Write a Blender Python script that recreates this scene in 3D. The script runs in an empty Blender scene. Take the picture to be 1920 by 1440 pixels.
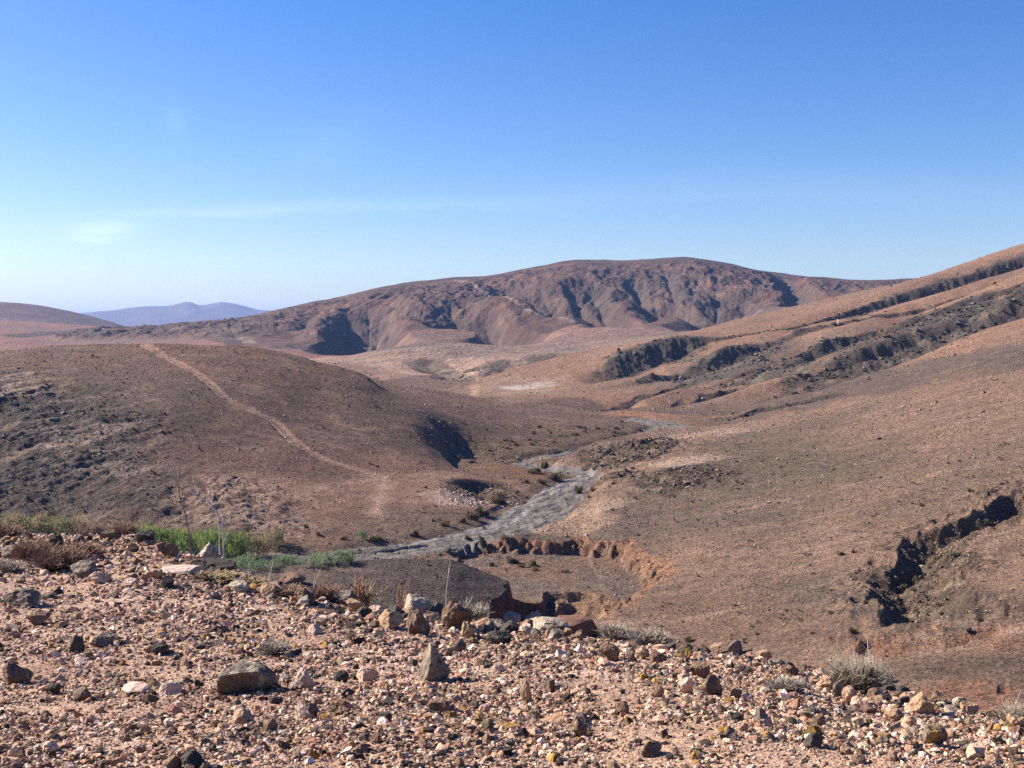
import bpy, math, random, time
import numpy as np
T0 = time.time()
random.seed(7)
rng = np.random.default_rng(11)

# ------------------------------------------------------------------ camera, sky, sun
CZ = 28.0                                  # eye height above the zero of the valley
FPX = 2133.0                               # focal length in photo pixels (40 mm on 36 mm)
PITCH = math.atan((720 - 620) / FPX)
scn = bpy.context.scene
COL = scn.collection
cd = bpy.data.cameras.new('camera'); cd.lens = 36 * FPX / 1920; cd.sensor_width = 36
cd.clip_start = 0.05; cd.clip_end = 60000
cam = bpy.data.objects.new('camera', cd); COL.objects.link(cam)
cam.location = (0, 0, CZ); cam.rotation_euler = (math.pi / 2 - PITCH, 0, 0)
scn.camera = cam

SUN_EL = math.radians(31)
SUN_AZ = math.radians(-68)                 # from straight ahead (+Y), negative = left
sdir = (math.sin(SUN_AZ) * math.cos(SUN_EL), math.cos(SUN_AZ) * math.cos(SUN_EL), math.sin(SUN_EL))
sl = bpy.data.lights.new('sun', 'SUN'); sl.energy = 5.0; sl.angle = math.radians(0.5); sl.color = (1.0, 0.90, 0.77)
so = bpy.data.objects.new('sun', sl); COL.objects.link(so)
from mathutils import Vector, Matrix, noise as mnoise
so.rotation_euler = Vector(sdir).to_track_quat('Z', 'Y').to_euler()
so.location = (-200, 60, 200)

w = bpy.data.worlds.new('World'); scn.world = w; w.use_nodes = True
nt = w.node_tree; bg = nt.nodes['Background']
sky = nt.nodes.new('ShaderNodeTexSky'); sky.sky_type = 'NISHITA'; sky.sun_disc = False
sky.sun_elevation = SUN_EL; sky.sun_rotation = SUN_AZ
sky.altitude = 0; sky.air_density = 1.0; sky.dust_density = 0.5; sky.ozone_density = 3.5
SKY_STRENGTH = 0.061
bg.inputs['Strength'].default_value = SKY_STRENGTH
# thin cirrus wisps, laid out by direction
tc = nt.nodes.new('ShaderNodeTexCoord')
def N(tree, typ, **kw):
    n = tree.nodes.new(typ)
    for k, v in kw.items():
        if k.startswith('i_'):
            n.inputs[k[2:].replace('_', ' ')].default_value = v
        else: setattr(n, k, v)
    return n
def wisp(cx, cz, sx, sz, amt, tilt=0.0):
    """soft elongated patch of high cloud around a direction (x, z of the view vector)"""
    sp = N(nt, 'ShaderNodeSeparateXYZ'); nt.links.new(tc.outputs['Generated'], sp.inputs[0])
    nz = N(nt, 'ShaderNodeTexNoise'); nz.inputs['Scale'].default_value = 4; nz.inputs['Detail'].default_value = 8; nz.inputs['Roughness'].default_value = .62
    mp = N(nt, 'ShaderNodeMapping'); mp.inputs['Scale'].default_value = (2.2, 2.2, 14)
    mp.inputs['Location'].default_value = (cx * 7, cz * 9, 0)
    nt.links.new(tc.outputs['Generated'], mp.inputs[0]); nt.links.new(mp.outputs[0], nz.inputs['Vector'])
    def m(op, a, b=None):
        n = N(nt, 'ShaderNodeMath', operation=op)
        for i, v in enumerate((a, b)):
            if v is None: continue
            if isinstance(v, (int, float)): n.inputs[i].default_value = v
            else: nt.links.new(v, n.inputs[i])
        return n.outputs[0]
    dx = m('SUBTRACT', sp.outputs['X'], cx)
    dz = m('SUBTRACT', m('SUBTRACT', sp.outputs['Z'], cz), m('MULTIPLY', dx, tilt))
    dz = m('ADD', dz, m('MULTIPLY', m('SUBTRACT', nz.outputs['Fac'], 0.5), sz * 4.5))
    dx = m('ADD', dx, m('MULTIPLY', m('SUBTRACT', nz.outputs['Fac'], 0.5), sx * 0.8))
    d = m('ADD', m('POWER', m('ABSOLUTE', m('DIVIDE', dx, sx)), 2.0), m('POWER', m('ABSOLUTE', m('DIVIDE', dz, sz)), 2.0))
    g = m('POWER', 2.718, m('MULTIPLY', d, -1.0))
    return m('MULTIPLY', m('MULTIPLY', g, amt), m('ADD', nz.outputs['Fac'], 0.35))
def vdir(px, py):
    v = Vector(((px - 960) / FPX, 1, (620 - py) / FPX)).normalized(); return v.x, v.z
facs = []
for (px, py, wx, wy, amt, tilt) in [(195, 432, 54, 17, .27, .1), (420, 398, 170, 9, .13, .05), (620, 392, 220, 12, .07, .01), (335, 235, 18, 36, .06, .2),
                                    (900, 383, 260, 12, .05, .02), (1500, 360, 400, 26, .04, -.04),
                                    (620, 260, 90, 40, .03, .2)]:
    x, z = vdir(px, py)
    facs.append(wisp(x, z, wx / FPX, wy / FPX, amt, tilt))
acc = facs[0]
for f in facs[1:]:
    n = N(nt, 'ShaderNodeMath', operation='ADD'); nt.links.new(acc, n.inputs[0]); nt.links.new(f, n.inputs[1]); acc = n.outputs[0]
mx = N(nt, 'ShaderNodeMixRGB', blend_type='MIX'); mx.inputs['Color2'].default_value = (9.0, 9.6, 10.6, 1)
nt.links.new(acc, mx.inputs['Fac']); hs = N(nt, 'ShaderNodeHueSaturation'); hs.inputs['Saturation'].default_value = 1.36; hs.inputs['Hue'].default_value = .511; nt.links.new(sky.outputs[0], hs.inputs['Color']); tn = N(nt, 'ShaderNodeMixRGB', blend_type='MULTIPLY'); tn.inputs[0].default_value = 1; tn.inputs[2].default_value = (1.0, .95, 1.03, 1); nt.links.new(hs.outputs[0], tn.inputs[1]); nt.links.new(tn.outputs[0], mx.inputs['Color1']); nt.links.new(mx.outputs[0], bg.inputs['Color'])

scn.view_settings.view_transform = 'Standard'; scn.view_settings.look = 'None'
scn.view_settings.exposure = 1.36; scn.view_settings.gamma = 1.0
scn.render.engine = 'CYCLES'
cy = scn.cycles
cy.max_bounces = 4; cy.diffuse_bounces = 3; cy.glossy_bounces = 1; cy.transparent_max_bounces = 8; cy.volume_bounces = 1
cy.transmission_bounces = 1
cy.use_denoising = False; cy.volume_step_rate = 4; cy.denoiser = 'OPENIMAGEDENOISE'; cy.denoising_input_passes = 'RGB_ALBEDO_NORMAL'; cy.denoising_prefilter = 'ACCURATE'

# ------------------------------------------------------------------ numpy helpers
def ray(px, py):
    x = (np.asarray(px, float) - 960) / FPX; yc = -(np.asarray(py, float) - 720) / FPX
    dy = yc * math.sin(PITCH) + math.cos(PITCH); dz = yc * math.cos(PITCH) - math.sin(PITCH)
    return x / dy, dz / dy                 # u, t : point = (u*Y, Y, CZ + t*Y)

def hash2(ix, iy, seed):
    h = (ix.astype(np.int64) * 374761393 + iy.astype(np.int64) * 668265263 + seed * 1442695041) & 0xffffffff
    h = ((h ^ (h >> 13)) * 1274126177) & 0xffffffff
    h = h ^ (h >> 16)
    return h
_ang = np.linspace(0, 2 * np.pi, 256, endpoint=False)
_GX = np.cos(_ang).astype(np.float32); _GY = np.sin(_ang).astype(np.float32)
def perlin(x, y, seed=0):
    ix = np.floor(x); iy = np.floor(y)
    fx = (x - ix).astype(np.float32); fy = (y - iy).astype(np.float32)
    ix = ix.astype(np.int64); iy = iy.astype(np.int64)
    sx = fx * fx * fx * (fx * (fx * 6 - 15) + 10); sy = fy * fy * fy * (fy * (fy * 6 - 15) + 10)
    def g(dx, dy):
        h = hash2(ix + dx, iy + dy, seed) & 255
        return _GX[h] * (fx - dx) + _GY[h] * (fy - dy)
    a = g(0, 0); b = g(1, 0); c = g(0, 1); d = g(1, 1)
    return ((a + (b - a) * sx) * (1 - sy) + (c + (d - c) * sx) * sy) * 1.5
def fbm(x, y, lam, octv=4, seed=0, gain=0.5, ridged=False, cell=None):
    s = np.zeros(np.broadcast(x, y).shape, np.float32); amp = 1.0; tot = 0
    for o in range(octv):
        l = lam / 2 ** o
        n = perlin(x / l + 13.7 * o, y / l - 7.1 * o, seed + o * 17)
        if ridged: n = 1 - 2 * np.abs(n)
        if cell is not None: n = n * np.clip((l / cell - 1.0) / 1.5, 0, 1)
        s += amp * n; tot += amp; amp *= gain
    return s / tot
def sstep(a, b, x):
    t = np.clip((x - a) / (b - a), 0, 1); return t * t * (3 - 2 * t)
def pchip_slopes(x, y):
    h = np.diff(x, axis=0); d = np.diff(y, axis=0) / h
    m = np.zeros_like(y)
    if len(x) > 2:
        w1 = 2 * h[1:] + h[:-1]; w2 = h[1:] + 2 * h[:-1]
        same = (d[:-1] * d[1:]) > 0
        with np.errstate(divide='ignore', invalid='ignore'):
            hm = (w1 + w2) / (w1 / d[:-1] + w2 / d[1:])
        m[1:-1] = np.where(same, hm, 0)
    m[0] = d[0]; m[-1] = d[-1]
    return m, d
def pchip1(xq, xs, ys):
    xs = np.asarray(xs, float)[:, None]; ys = np.asarray(ys, float)[:, None]
    m, d = pchip_slopes(xs, ys)
    m[0] = 0; m[-1] = 0
    xs = xs[:, 0]; ys = ys[:, 0]; m = m[:, 0]
    q = np.clip(xq, xs[0], xs[-1]); k = np.clip(np.searchsorted(xs, q, side='right') - 1, 0, len(xs) - 2)
    h = xs[k + 1] - xs[k]; t = (q - xs[k]) / h
    return (ys[k] * (1 + 2 * t) * (1 - t) ** 2 + h * m[k] * t * (1 - t) ** 2 + ys[k + 1] * t * t * (3 - 2 * t) + h * m[k + 1] * t * t * (t - 1))

# ------------------------------------------------------------------ the fan-shaped ground grid
UMAX, UIN = 1.3, 0.475
U = np.concatenate([-np.linspace(UMAX, UIN, 70, endpoint=False), np.linspace(-UIN, UIN, 1060), np.linspace(UIN, UMAX, 71)[1:]])
def seg(a, b, n): return np.geomspace(a, b, n, endpoint=False)
Y = np.concatenate([seg(0.5, 3.4, 60), seg(3.4, 26, 560), seg(26, 85, 70), seg(85, 340, 800), seg(340, 670, 440),
                    seg(670, 1700, 400), seg(1700, 2700, 60), seg(2700, 16000, 110), [16000.]])
NR, NC = len(Y), len(U)
Yg = Y[:, None]; Xg = U[None, :] * Yg
CELL = np.maximum(Yg * (0.95 / 1060), np.gradient(Y)[:, None]).astype(np.float32) * np.ones((1, NC), np.float32)

FZ0, FSL = -26.0, 0.005                    # valley floor relative to the eye
def floor_rel(y): return FZ0 + FSL * (np.minimum(y, 600) - 130)
def FL(px, py):                            # depth of the valley floor at a pixel
    t = ray(px, py)[1]; return (FZ0 - FSL * 130) / (t - FSL)

def curve(pts):
    """pts: (px, py, Y) or ('z', px, z, Y) or ('f', px, py[, dz]) on the floor -> Y(u), z(u) for all columns"""
    us, ys, zs = [], [], []
    for p in pts:
        if p[0] == 'z': u = ray(p[1], 800)[0]; y = p[3]; z = p[2]
        elif p[0] == 'f':
            u, t = ray(p[1], p[2]); y = FL(p[1], p[2]); z = t * y + (p[3] if len(p) > 3 else 0)
        else: u, t = ray(p[0], p[1]); y = p[2]; z = t * y
        us.append(u); ys.append(y); zs.append(z)
    return pchip1(U, us, ys), pchip1(U, us, zs)
def layer(curves, front=0.5, back=0.5, quad=0.0):
    if not np.isscalar(back): back = np.interp(U, [ray(p, 800)[0] for p in back[0]], back[1])[None].astype(np.float32)
    ks = [curve(c) for c in curves]
    KY = np.array([k[0] for k in ks]); KZ = np.array([k[1] for k in ks])
    for i in range(1, len(KY)): KY[i] = np.maximum(KY[i], KY[i - 1] * 1.004)
    m, d = pchip_slopes(KY, KZ)
    Z = np.full((NR, NC), -1e4, np.float32)
    below = Yg < KY[0][None]; above = Yg >= KY[-1][None]
    ff = KZ[0][None] - front * (KY[0][None] - Yg); bb = KZ[-1][None] - back * (Yg - KY[-1][None]) - quad * (Yg - KY[-1][None]) ** 2
    Z = np.where(below, ff, Z); Z = np.where(above, bb, Z)
    for k in range(len(KY) - 1):
        r0 = np.searchsorted(Y, KY[k].min()); r1 = np.searchsorted(Y, KY[k + 1].max()) + 1
        yy = Yg[r0:r1]; h = (KY[k + 1] - KY[k])[None]; t = (yy - KY[k][None]) / h
        inside = (t >= 0) & (t < 1); t = np.clip(t, 0, 1)
        v = (KZ[k] * (1 + 2 * t) * (1 - t) ** 2 + h * m[k] * t * (1 - t) ** 2 + KZ[k + 1] * t * t * (3 - 2 * t) + h * m[k + 1] * t * t * (t - 1))
        Z[r0:r1] = np.where(inside, v, Z[r0:r1])
    return Z.astype(np.float32), KY

L = []          # name, Z
# foreground stony slope (camera stands on it)
L.append(('foreground', *layer([
    [('z', -900, -1.45, .5), ('z', 2800, -1.45, .5)],
    [(-900, 1440, 4.9), (0, 1440, 4.7), (960, 1440, 4.5), (1920, 1440, 4.3), (2800, 1440, 4.1)],
    [(-900, 1290, 8.2), (0, 1300, 8.0), (960, 1310, 7.4), (1440, 1335, 6.9), (1920, 1392, 6.0), (2800, 1410, 5.6)],
    [(-900, 1100, 15), (0, 1130, 14), (400, 1160, 12.5), (960, 1225, 10.6), (1440, 1275, 9.4), (1920, 1366, 7.6), (2800, 1400, 7)],
    [(-900, 990, 26), (-200, 1000, 25), (0, 1006, 24), (190, 1006, 23.5), (260, 1008, 22), (330, 1034, 20), (420, 1066, 18.5), (480, 1082, 17.5), (560, 1102, 16.5),
     (640, 1130, 15.6), (760, 1155, 15), (860, 1172, 14.5), (1000, 1186, 14), (1100, 1196, 13.5), (1200, 1211, 12.8), (1300, 1226, 12.3), (1440, 1243, 11.8),
     (1520, 1264, 11.3), (1600, 1292, 10.8), (1700, 1318, 10.2), (1800, 1334, 9.9), (1920, 1354, 9.5), (2800, 1400, 8)],
], front=0.0, back=0.75)))
# low grey mound beyond the edge
L.append(('near_mound', *layer([
    [('z', 200, -27.5, 60), ('z', 900, -27, 60), ('z', 1060, -29, 60)],
    [('z', 150, -29, 98), (300, 1150, 100), (500, 1140, 98), (700, 1165, 97), (850, 1185, 98), (960, 1180, 102), ('z', 1040, -27.5, 106), ('z', 1100, -32, 108)],
    [('z', 150, -29, 110), (300, 1084, 112), (480, 1064, 112), (620, 1049, 113), (740, 1044, 113), (835, 1046, 113), (880, 1060, 113), (960, 1090, 112), (1010, 1112, 111), ('z', 1070, -31, 110)],
], front=0.05, back=0.35)))
# big brown hill on the left, with its nose reaching the stream bed
L.append(('left_hill', *layer([
    [('f', -900, 990), ('f', 0, 988), ('f', 300, 992), ('f', 480, 1012), ('f', 600, 1010), ('f', 700, 1004), ('f', 800, 990), ('f', 880, 970), ('f', 940, 945), ('f', 972, 925, -.6), ('f', 1040, 905, -6)],
    [(-900, 860, 178), (0, 840, 176), (300, 855, 176), (500, 870, 180), (700, 900, 180), (800, 915, 178), (880, 922, 178), (935, 926, 178), ('z', 985, -27, 184), ('z', 1040, -34, 185)],
    [(-900, 720, 215), (0, 710, 215), (300, 730, 212), (500, 772, 212), (600, 800, 210), (700, 828, 205), (760, 852, 199), (810, 874, 194), (880, 893, 190), (950, 912, 187), ('z', 985, -27, 190), ('z', 1040, -34, 190)],
    [(-900, 690, 262), (-200, 664, 262), (0, 655, 262), (150, 648, 265), (280, 645, 268), (400, 649, 268), (480, 655, 270), (540, 667, 271), (600, 681, 272), (680, 703, 270), (735, 748, 256), (775, 785, 240), (805, 824, 222), (832, 858, 207), (885, 888, 198), (950, 909, 191), ('z', 985, -27, 192), ('z', 1040, -34, 193)],
], front=0.25, back=([0, 420, 520, 760, 800, 850, 900], [.15, .05, .03, .03, .06, .2, .5]), quad=.0012)))
# its long rounded shoulder running right
L.append(('shoulder', *layer([
    [('z', -900, -30, 250), ('z', 300, -14, 262), (400, 690, 262), (480, 722, 250), (560, 770, 230), (640, 800, 214), (700, 826, 208), (770, 854, 203), ('f', 845, 859, -.2), ('f', 900, 854), ('f', 1000, 850), ('f', 1100, 840), ('f', 1180, 824), ('f', 1222, 812), ('f', 1260, 800, -4)],
    [('z', -900, -24, 280), ('z', 300, -9, 285), (400, 668, 285), (480, 690, 280), (560, 712, 272), (640, 728, 267), (700, 737, 264), (775, 752, 262), (830, 767, 262), (900, 786, 268), (1000, 804, 270), (1100, 804, 275), (1180, 803, 285), ('z', 1228, -27, 296), ('z', 1260, -30, 300)],
    [('z', -900, -22, 330), ('z', 200, -8, 335), (330, 652, 335), (480, 662, 335), (600, 686, 335), (750, 722, 332), (900, 746, 325), (1050, 766, 318), (1150, 781, 312), (1205, 796, 306), ('z', 1235, -28, 304), ('z', 1260, -31, 304)],
], front=0.3, back=0.22)))
# right-hand slope
L.append(('right_slope', *layer([
    [('z', 600, -33, 85), ('z', 820, -30, 92), (1000, 1195, 96), (1100, 1198, 92), (1300, 1215, 86), (1500, 1250, 72), (1700, 1290, 60), (1920, 1340, 52), (2800, 1420, 40)],
    [('z', 600, -33, 120), ('z', 780, -28, 122), (860, 1070, 122), (1000, 1070, 123), (1180, 1070, 122), (1350, 1070, 112), (1500, 1080, 104), (1700, 1085, 94), (1920, 1085, 84), (2800, 1050, 70)],
    [('z', 600, -33, 135), ('f', 790, 1022, -1), ('f', 850, 1010), ('f', 940, 998), ('f', 1010, 978), ('f', 1090, 948), (1140, 920, 172), (1300, 930, 158), (1500, 925, 146), (1700, 915, 132), (1920, 900, 120), (2800, 830, 100)],
    [('z', 600, -34, 160), ('z', 900, -33, 165), ('z', 1040, -29, 190), ('f', 1120, 905, -.3), (1170, 880, 200), (1300, 850, 200), (1500, 835, 190), (1700, 815, 175), (1920, 790, 160), (2800, 640, 130)],
    [('z', 600, -36, 240), ('z', 950, -34, 240), ('z', 1005, -28, 222), (1045, 866, 214), (1075, 853, 218), (1110, 838, 227), (1160, 822, 240), (1225, 807, 256), (1300, 801, 264), (1400, 790, 258), (1500, 772, 250), (1600, 752, 240), (1700, 733, 228), (1800, 714, 216), (1920, 691, 205), (2200, 640, 190), (2800, 520, 165)],
], front=0.05, back=0.35)))
# banded ridge of dipping rock layers, right
SHC = [
    [('z', 700, -40, 300), ('z', 860, -32, 400), (900, 742, 420), (1000, 752, 400), (1100, 768, 370), (1160, 778, 345), (1300, 786, 325), (1400, 784, 315), (1500, 780, 310), (1700, 755, 300), (1920, 720, 290), (2200, 680, 280), (2800, 560, 270)],
    [('z', 700, -40, 310), ('z', 860, -32, 406), (900, 738, 424), (1000, 749, 405), (1100, 765, 376), (1160, 774, 352), (1300, 778, 336), (1360, 768, 340), (1460, 745, 350), (1600, 715, 350), (1700, 690, 350), (1800, 660, 348), (1920, 625, 345), (2200, 560, 330), (2800, 400, 310)],
    # D scarp bottom / top
    [('z', 700, -40, 320), ('z', 860, -31, 412), (900, 735, 430), (1000, 745, 412), (1100, 761, 386), (1160, 768, 370), (1250, 768, 362), (1330, 758, 364), (1420, 738, 368), (1530, 705, 376), (1600, 684, 380), (1680, 667, 384), (1760, 636, 388), (1850, 606, 392), (1920, 585, 395), (2200, 510, 390), (2800, 340, 380)],
    [('z', 700, -40, 322), ('z', 860, -31, 414), (900, 734, 432), (1000, 744, 414), (1100, 759, 389), (1160, 764, 374), (1250, 762, 367), (1330, 752, 370), (1420, 722, 378), (1530, 672, 391), (1600, 640, 397), (1680, 610, 402), (1760, 582, 406), (1850, 556, 408), (1920, 533, 410), (2200, 480, 400), (2800, 310, 390)],
    # C scarp
    [('z', 700, -40, 330), ('z', 860, -31, 418), (900, 732, 438), (1000, 741, 422), (1100, 752, 404), (1160, 751, 396), (1250, 738, 398), (1330, 722, 402), (1420, 703, 408), (1500, 687, 414), (1555, 670, 420), (1640, 640, 428), (1720, 606, 434), (1800, 580, 438), (1920, 528, 442), (2200, 450, 440), (2800, 270, 430)],
    [('z', 700, -40, 332), ('z', 860, -31, 420), (900, 731, 440), (1000, 740, 424), (1100, 750, 407), (1160, 746, 400), (1250, 730, 404), (1330, 704, 412), (1420, 666, 422), (1500, 655, 425), (1555, 624, 433), (1640, 600, 439), (1720, 592, 439), (1800, 566, 443), (1920, 518, 446), (2200, 440, 443), (2800, 262, 433)],
    # B scarp
    [('z', 700, -40, 340), ('z', 860, -30, 428), (900, 729, 448), (1000, 735, 440), (1100, 736, 432), (1180, 726, 436), (1260, 712, 444), (1340, 694, 452), (1420, 664, 463), (1500, 632, 472), (1600, 606, 479), (1700, 583, 484), (1800, 552, 490), (1920, 512, 496), (2200, 430, 490), (2800, 255, 480)],
    [('z', 700, -40, 342), ('z', 860, -30, 430), (900, 728, 450), (1000, 733, 443), (1100, 731, 437), (1180, 714, 443), (1260, 680, 455), (1340, 650, 466), (1420, 634, 473), (1500, 617, 478), (1600, 600, 482), (1700, 576, 487), (1800, 546, 493), (1920, 506, 499), (2200, 424, 494), (2800, 250, 484)],
    # A scarp
    [('z', 700, -40, 350), ('z', 860, -29, 440), (900, 726, 462), (1000, 722, 464), (1100, 710, 468), (1180, 699, 474), (1260, 678, 484), (1340, 641, 499), (1420, 626, 508), (1520, 604, 517), (1600, 587, 526), (1680, 568, 532), (1760, 545, 538), (1850, 516, 544), (1920, 494, 548), (2200, 400, 540), (2800, 230, 530)],
    [('z', 700, -40, 352), ('z', 860, -29, 442), (900, 724, 465), (1000, 718, 470), (1100, 692, 480), (1180, 654, 491), (1260, 634, 500), (1320, 632, 503), (1420, 622, 510), (1520, 598, 520), (1600, 576, 530), (1680, 543, 541), (1760, 521, 546), (1850, 494, 551), (1920, 470, 555), (2200, 384, 546), (2800, 216, 536)],
    # crest
    [('z', 700, -42, 420), (860, 722, 470), (880, 715, 480), (940, 697, 500), (1000, 681, 510), (1100, 658, 522), (1200, 640, 532), (1260, 628, 540), (1330, 613, 560), (1400, 594, 580), (1500, 572, 600), (1640, 540, 620), (1720, 522, 630), (1800, 496, 635), (1860, 475, 638), (1920, 456, 640), (2200, 360, 640), (2800, 180, 630)],
]
zz = layer(SHC, front=0.1, back=0.45)
L.append(('banded_ridge', *zz))
# rounded hill in the middle distance
L.append(('middle_hill', *layer([
    [('z', -900, -28, 430), ('z', 2800, -26, 430)],
    [('z', -900, -26, 560), ('z', 450, -26, 560), (560, 690, 560), (650, 700, 560), (760, 718, 540), (820, 728, 520), (900, 712, 560), (1000, 694, 580), (1100, 670, 600), (1300, 640, 640), ('z', 1500, -4, 660), ('z', 2800, -5, 660)],
    [('z', -900, -28, 640), ('z', 480, -20, 640), (600, 672, 660), (700, 682, 650), (800, 690, 640), (860, 694, 640), (920, 680, 650), (1000, 674, 660), (1100, 660, 680), (1300, 632, 700), ('z', 1500, -2, 710), ('z', 2800, -5, 720)],
    [('z', -900, -30, 740), ('z', 480, -20, 740), (560, 671, 740), (650, 665, 740), (700, 659, 740), (780, 650, 740), (860, 645, 740), (950, 649, 740), (1050, 641, 760), (1150, 632, 780), (1250, 627, 790), (1350, 616, 800), ('z', 1500, 4, 800), ('z', 2800, -10, 800)],
], front=0.1, back=0.25)))
L.append(('near_fold', *layer([
    [('z', -900, -28, 440), ('z', 900, -28, 440), ('z', 2800, -60, 440)],
    [('z', -900, -30, 600), ('z', 350, -22, 610), (450, 671, 610), (560, 673, 610), (640, 681, 605), (720, 697, 590), (800, 712, 575), (870, 727, 560), ('z', 960, -32, 555), ('z', 2800, -60, 555)],
], front=0.1, back=0.16)))
for nm_, foot_, crest_ in [
    ('foothill_a', [('z', 600, -40, 810), (650, 672, 820), (700, 666, 820), (850, 656, 820), (960, 655, 820), ('z', 1040, -40, 820)],
     [('z', 600, -40, 880), (660, 671, 900), (700, 648, 920), (760, 628, 945), (820, 617, 965), (870, 619, 960), (915, 630, 940), (955, 648, 905), ('z', 1020, -45, 890)]),
    ('foothill_b', [('z', 900, -40, 810), (960, 656, 815), (1100, 644, 815), (1250, 633, 815), (1340, 621, 815), ('z', 1460, -40, 815)],
     [('z', 900, -40, 870), (965, 650, 895), (1020, 627, 935), (1080, 608, 965), (1140, 601, 980), (1200, 605, 975), (1260, 611, 945), (1325, 620, 905), ('z', 1420, -40, 890)]),
    ('foothill_c', [('z', 1240, -40, 810), (1320, 626, 820), (1450, 606, 820), (1640, 585, 820), ('z', 2100, -10, 820), ('z', 2800, -40, 820)],
     [('z', 1240, -40, 870), (1312, 624, 890), (1350, 604, 925), (1400, 587, 965), (1480, 569, 1005), (1560, 561, 1030), (1640, 556, 1050), ('z', 2100, 10, 1050), ('z', 2800, -30, 1050)])]:
    L.append((nm_, *layer([foot_, crest_], front=0.1, back=0.22)))
# the high mountain
L.append(('mountain', *layer([
    [('z', -900, -40, 850), ('z', 330, -32, 850), (450, 662, 850), (560, 672, 850), (650, 672, 850), (700, 664, 850), (850, 654, 850), (960, 652, 850), (1100, 640, 850), (1320, 620, 850), (1450, 604, 850), (1640, 580, 850), ('z', 2100, 0, 850), ('z', 2800, -20, 850)],
    [('z', -900, -36, 980), ('z', 330, -16, 980), (450, 640, 980), (560, 648, 980), (650, 640, 980), (750, 622, 980), (850, 622, 980), (960, 625, 980), (1100, 612, 980), (1320, 590, 980), (1450, 580, 980), (1640, 562, 980), ('z', 2100, 10, 980), ('z', 2800, -20, 980)],
    [('z', -900, -30, 1180), ('z', 300, -2, 1180), (440, 612, 1180), (560, 602, 1180), (700, 575, 1180), (900, 557, 1180), (1100, 535, 1180), (1280, 525, 1180), (1450, 538, 1180), (1640, 545, 1180), (1900, 545, 1180), ('z', 2800, -20, 1180)],
    [('z', -900, -30, 1500), ('z', 250, 2, 1460), (350, 611, 1460), (440, 600, 1460), (520, 580, 1470), (640, 555, 1480), (760, 530, 1500), (855, 520, 1500), (910, 517, 1500), (1000, 500, 1500), (1080, 488, 1500), (1200, 486, 1500),
     (1280, 482, 1500), (1340, 489, 1500), (1440, 509, 1500), (1560, 521, 1500), (1640, 525, 1500), (1720, 522, 1500), (1900, 515, 1500), ('z', 2800, 0, 1500)],
], front=0.12, back=0.3)))
# pale plain behind the left hill
L.append(('plain', *layer([
    [('z', -900, -26, 600), ('z', 2800, -28, 600)],
    [('z', -900, -18, 900), (0, 652, 900), (300, 652, 900), (500, 655, 900), ('z', 800, -22, 900), ('z', 2800, -30, 900)],
    [('z', -900, -10, 1120), (-200, 628, 1120), (0, 630, 1120), (120, 640, 1120), (240, 637, 1120), (400, 632, 1120), (500, 636, 1120), ('z', 800, -20, 1120), ('z', 2800, -30, 1120)],
    [('z', -900, 20, 1600), (-200, 592, 1600), (0, 600, 1600), (100, 605, 1600), (220, 612, 1600), (330, 612, 1600), (420, 606, 1600), (500, 604, 1600), ('z', 800, -20, 1600), ('z', 2800, -30, 1600)],
], front=0.0, back=0.02)))
# dark hill far left
L.append(('far_hill', *layer([
    [('z', -900, -20, 1850), ('z', 400, -30, 1850), ('z', 2800, -60, 1850)],
    [(-900, 520, 2450), (-200, 555, 2450), (0, 565, 2450), (70, 571, 2450), (130, 582, 2450), (190, 598, 2450), (240, 614, 2450), ('z', 330, -40, 2450), ('z', 2800, -60, 2450)],
], front=0.1, back=0.25)))
# blue mountain range
L.append(('distant_range', *layer([
    [('z', -3200, -40, 7200), ('z', 4200, -40, 7200)],
    [('z', -3200, 20, 8200), (-200, 600, 8200), (220, 597, 8200), (300, 590, 8200), (370, 592, 8200), (450, 595, 8200), (540, 604, 8200), ('z', 800, 0, 8200), ('z', 4200, 0, 8200)],
    [('z', -3200, 40, 9400), (-200, 604, 9400), (60, 600, 9400), (150, 587, 9400), (190, 583, 9400), (270, 574, 9400), (310, 573, 9400), (355, 566, 9400), (375, 571, 9400), (415, 566, 9400), (440, 569, 9400),
     (480, 579, 9400), (510, 583, 9400), (560, 594, 9400), (660, 606, 9400), ('z', 800, 0, 9400), ('z', 4200, 0, 9400)],
], front=0.1, back=0.25)))

FLOOR = floor_rel(Yg).astype(np.float32) * np.ones((1, NC), np.float32)
names = ['floor'] + [l[0] for l in L]
def smax(a, b, k):
    h = np.clip(0.5 + 0.5 * (a - b) / k, 0, 1)
    return b * (1 - h) + a * h + k * h * (1 - h)
ksm = np.clip(Yg * 0.0045, 0.05, 12).astype(np.float32)
Z = FLOOR.copy(); owner = np.zeros((NR, NC), np.int8); best = FLOOR.copy()
for i, l in enumerate(L):
    Z = smax(Z, l[1], ksm); hit_ = l[1] > best; owner[hit_] = i + 1; best = np.maximum(best, l[1])
_r = rows_ = slice(int(np.searchsorted(Y, 186)), int(np.searchsorted(Y, 300))); _c = slice(int(np.searchsorted(U, ray(690, 800)[0])), int(np.searchsorted(U, ray(960, 800)[0])))
_b = Z[_r, _c].astype(float); _w = np.outer(np.sin(np.linspace(0, np.pi, _b.shape[0])) ** .5, np.sin(np.linspace(0, np.pi, _b.shape[1])) ** .5); _o = _b.copy()
for _ in range(420):
    _b[1:-1] = (_b[:-2] + 2 * _b[1:-1] + _b[2:]) / 4; _b[:, 1:-1] = (_b[:, :-2] + 2 * _b[:, 1:-1] + _b[:, 2:]) / 4
_w = np.clip(_w * 1.6, 0, 1) * np.clip((_o - FLOOR[_r, _c]) / 1.5, 0, 1); Z[_r, _c] = _o * (1 - _w) + _b * _w
print('layers', round(time.time() - T0, 1))

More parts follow.
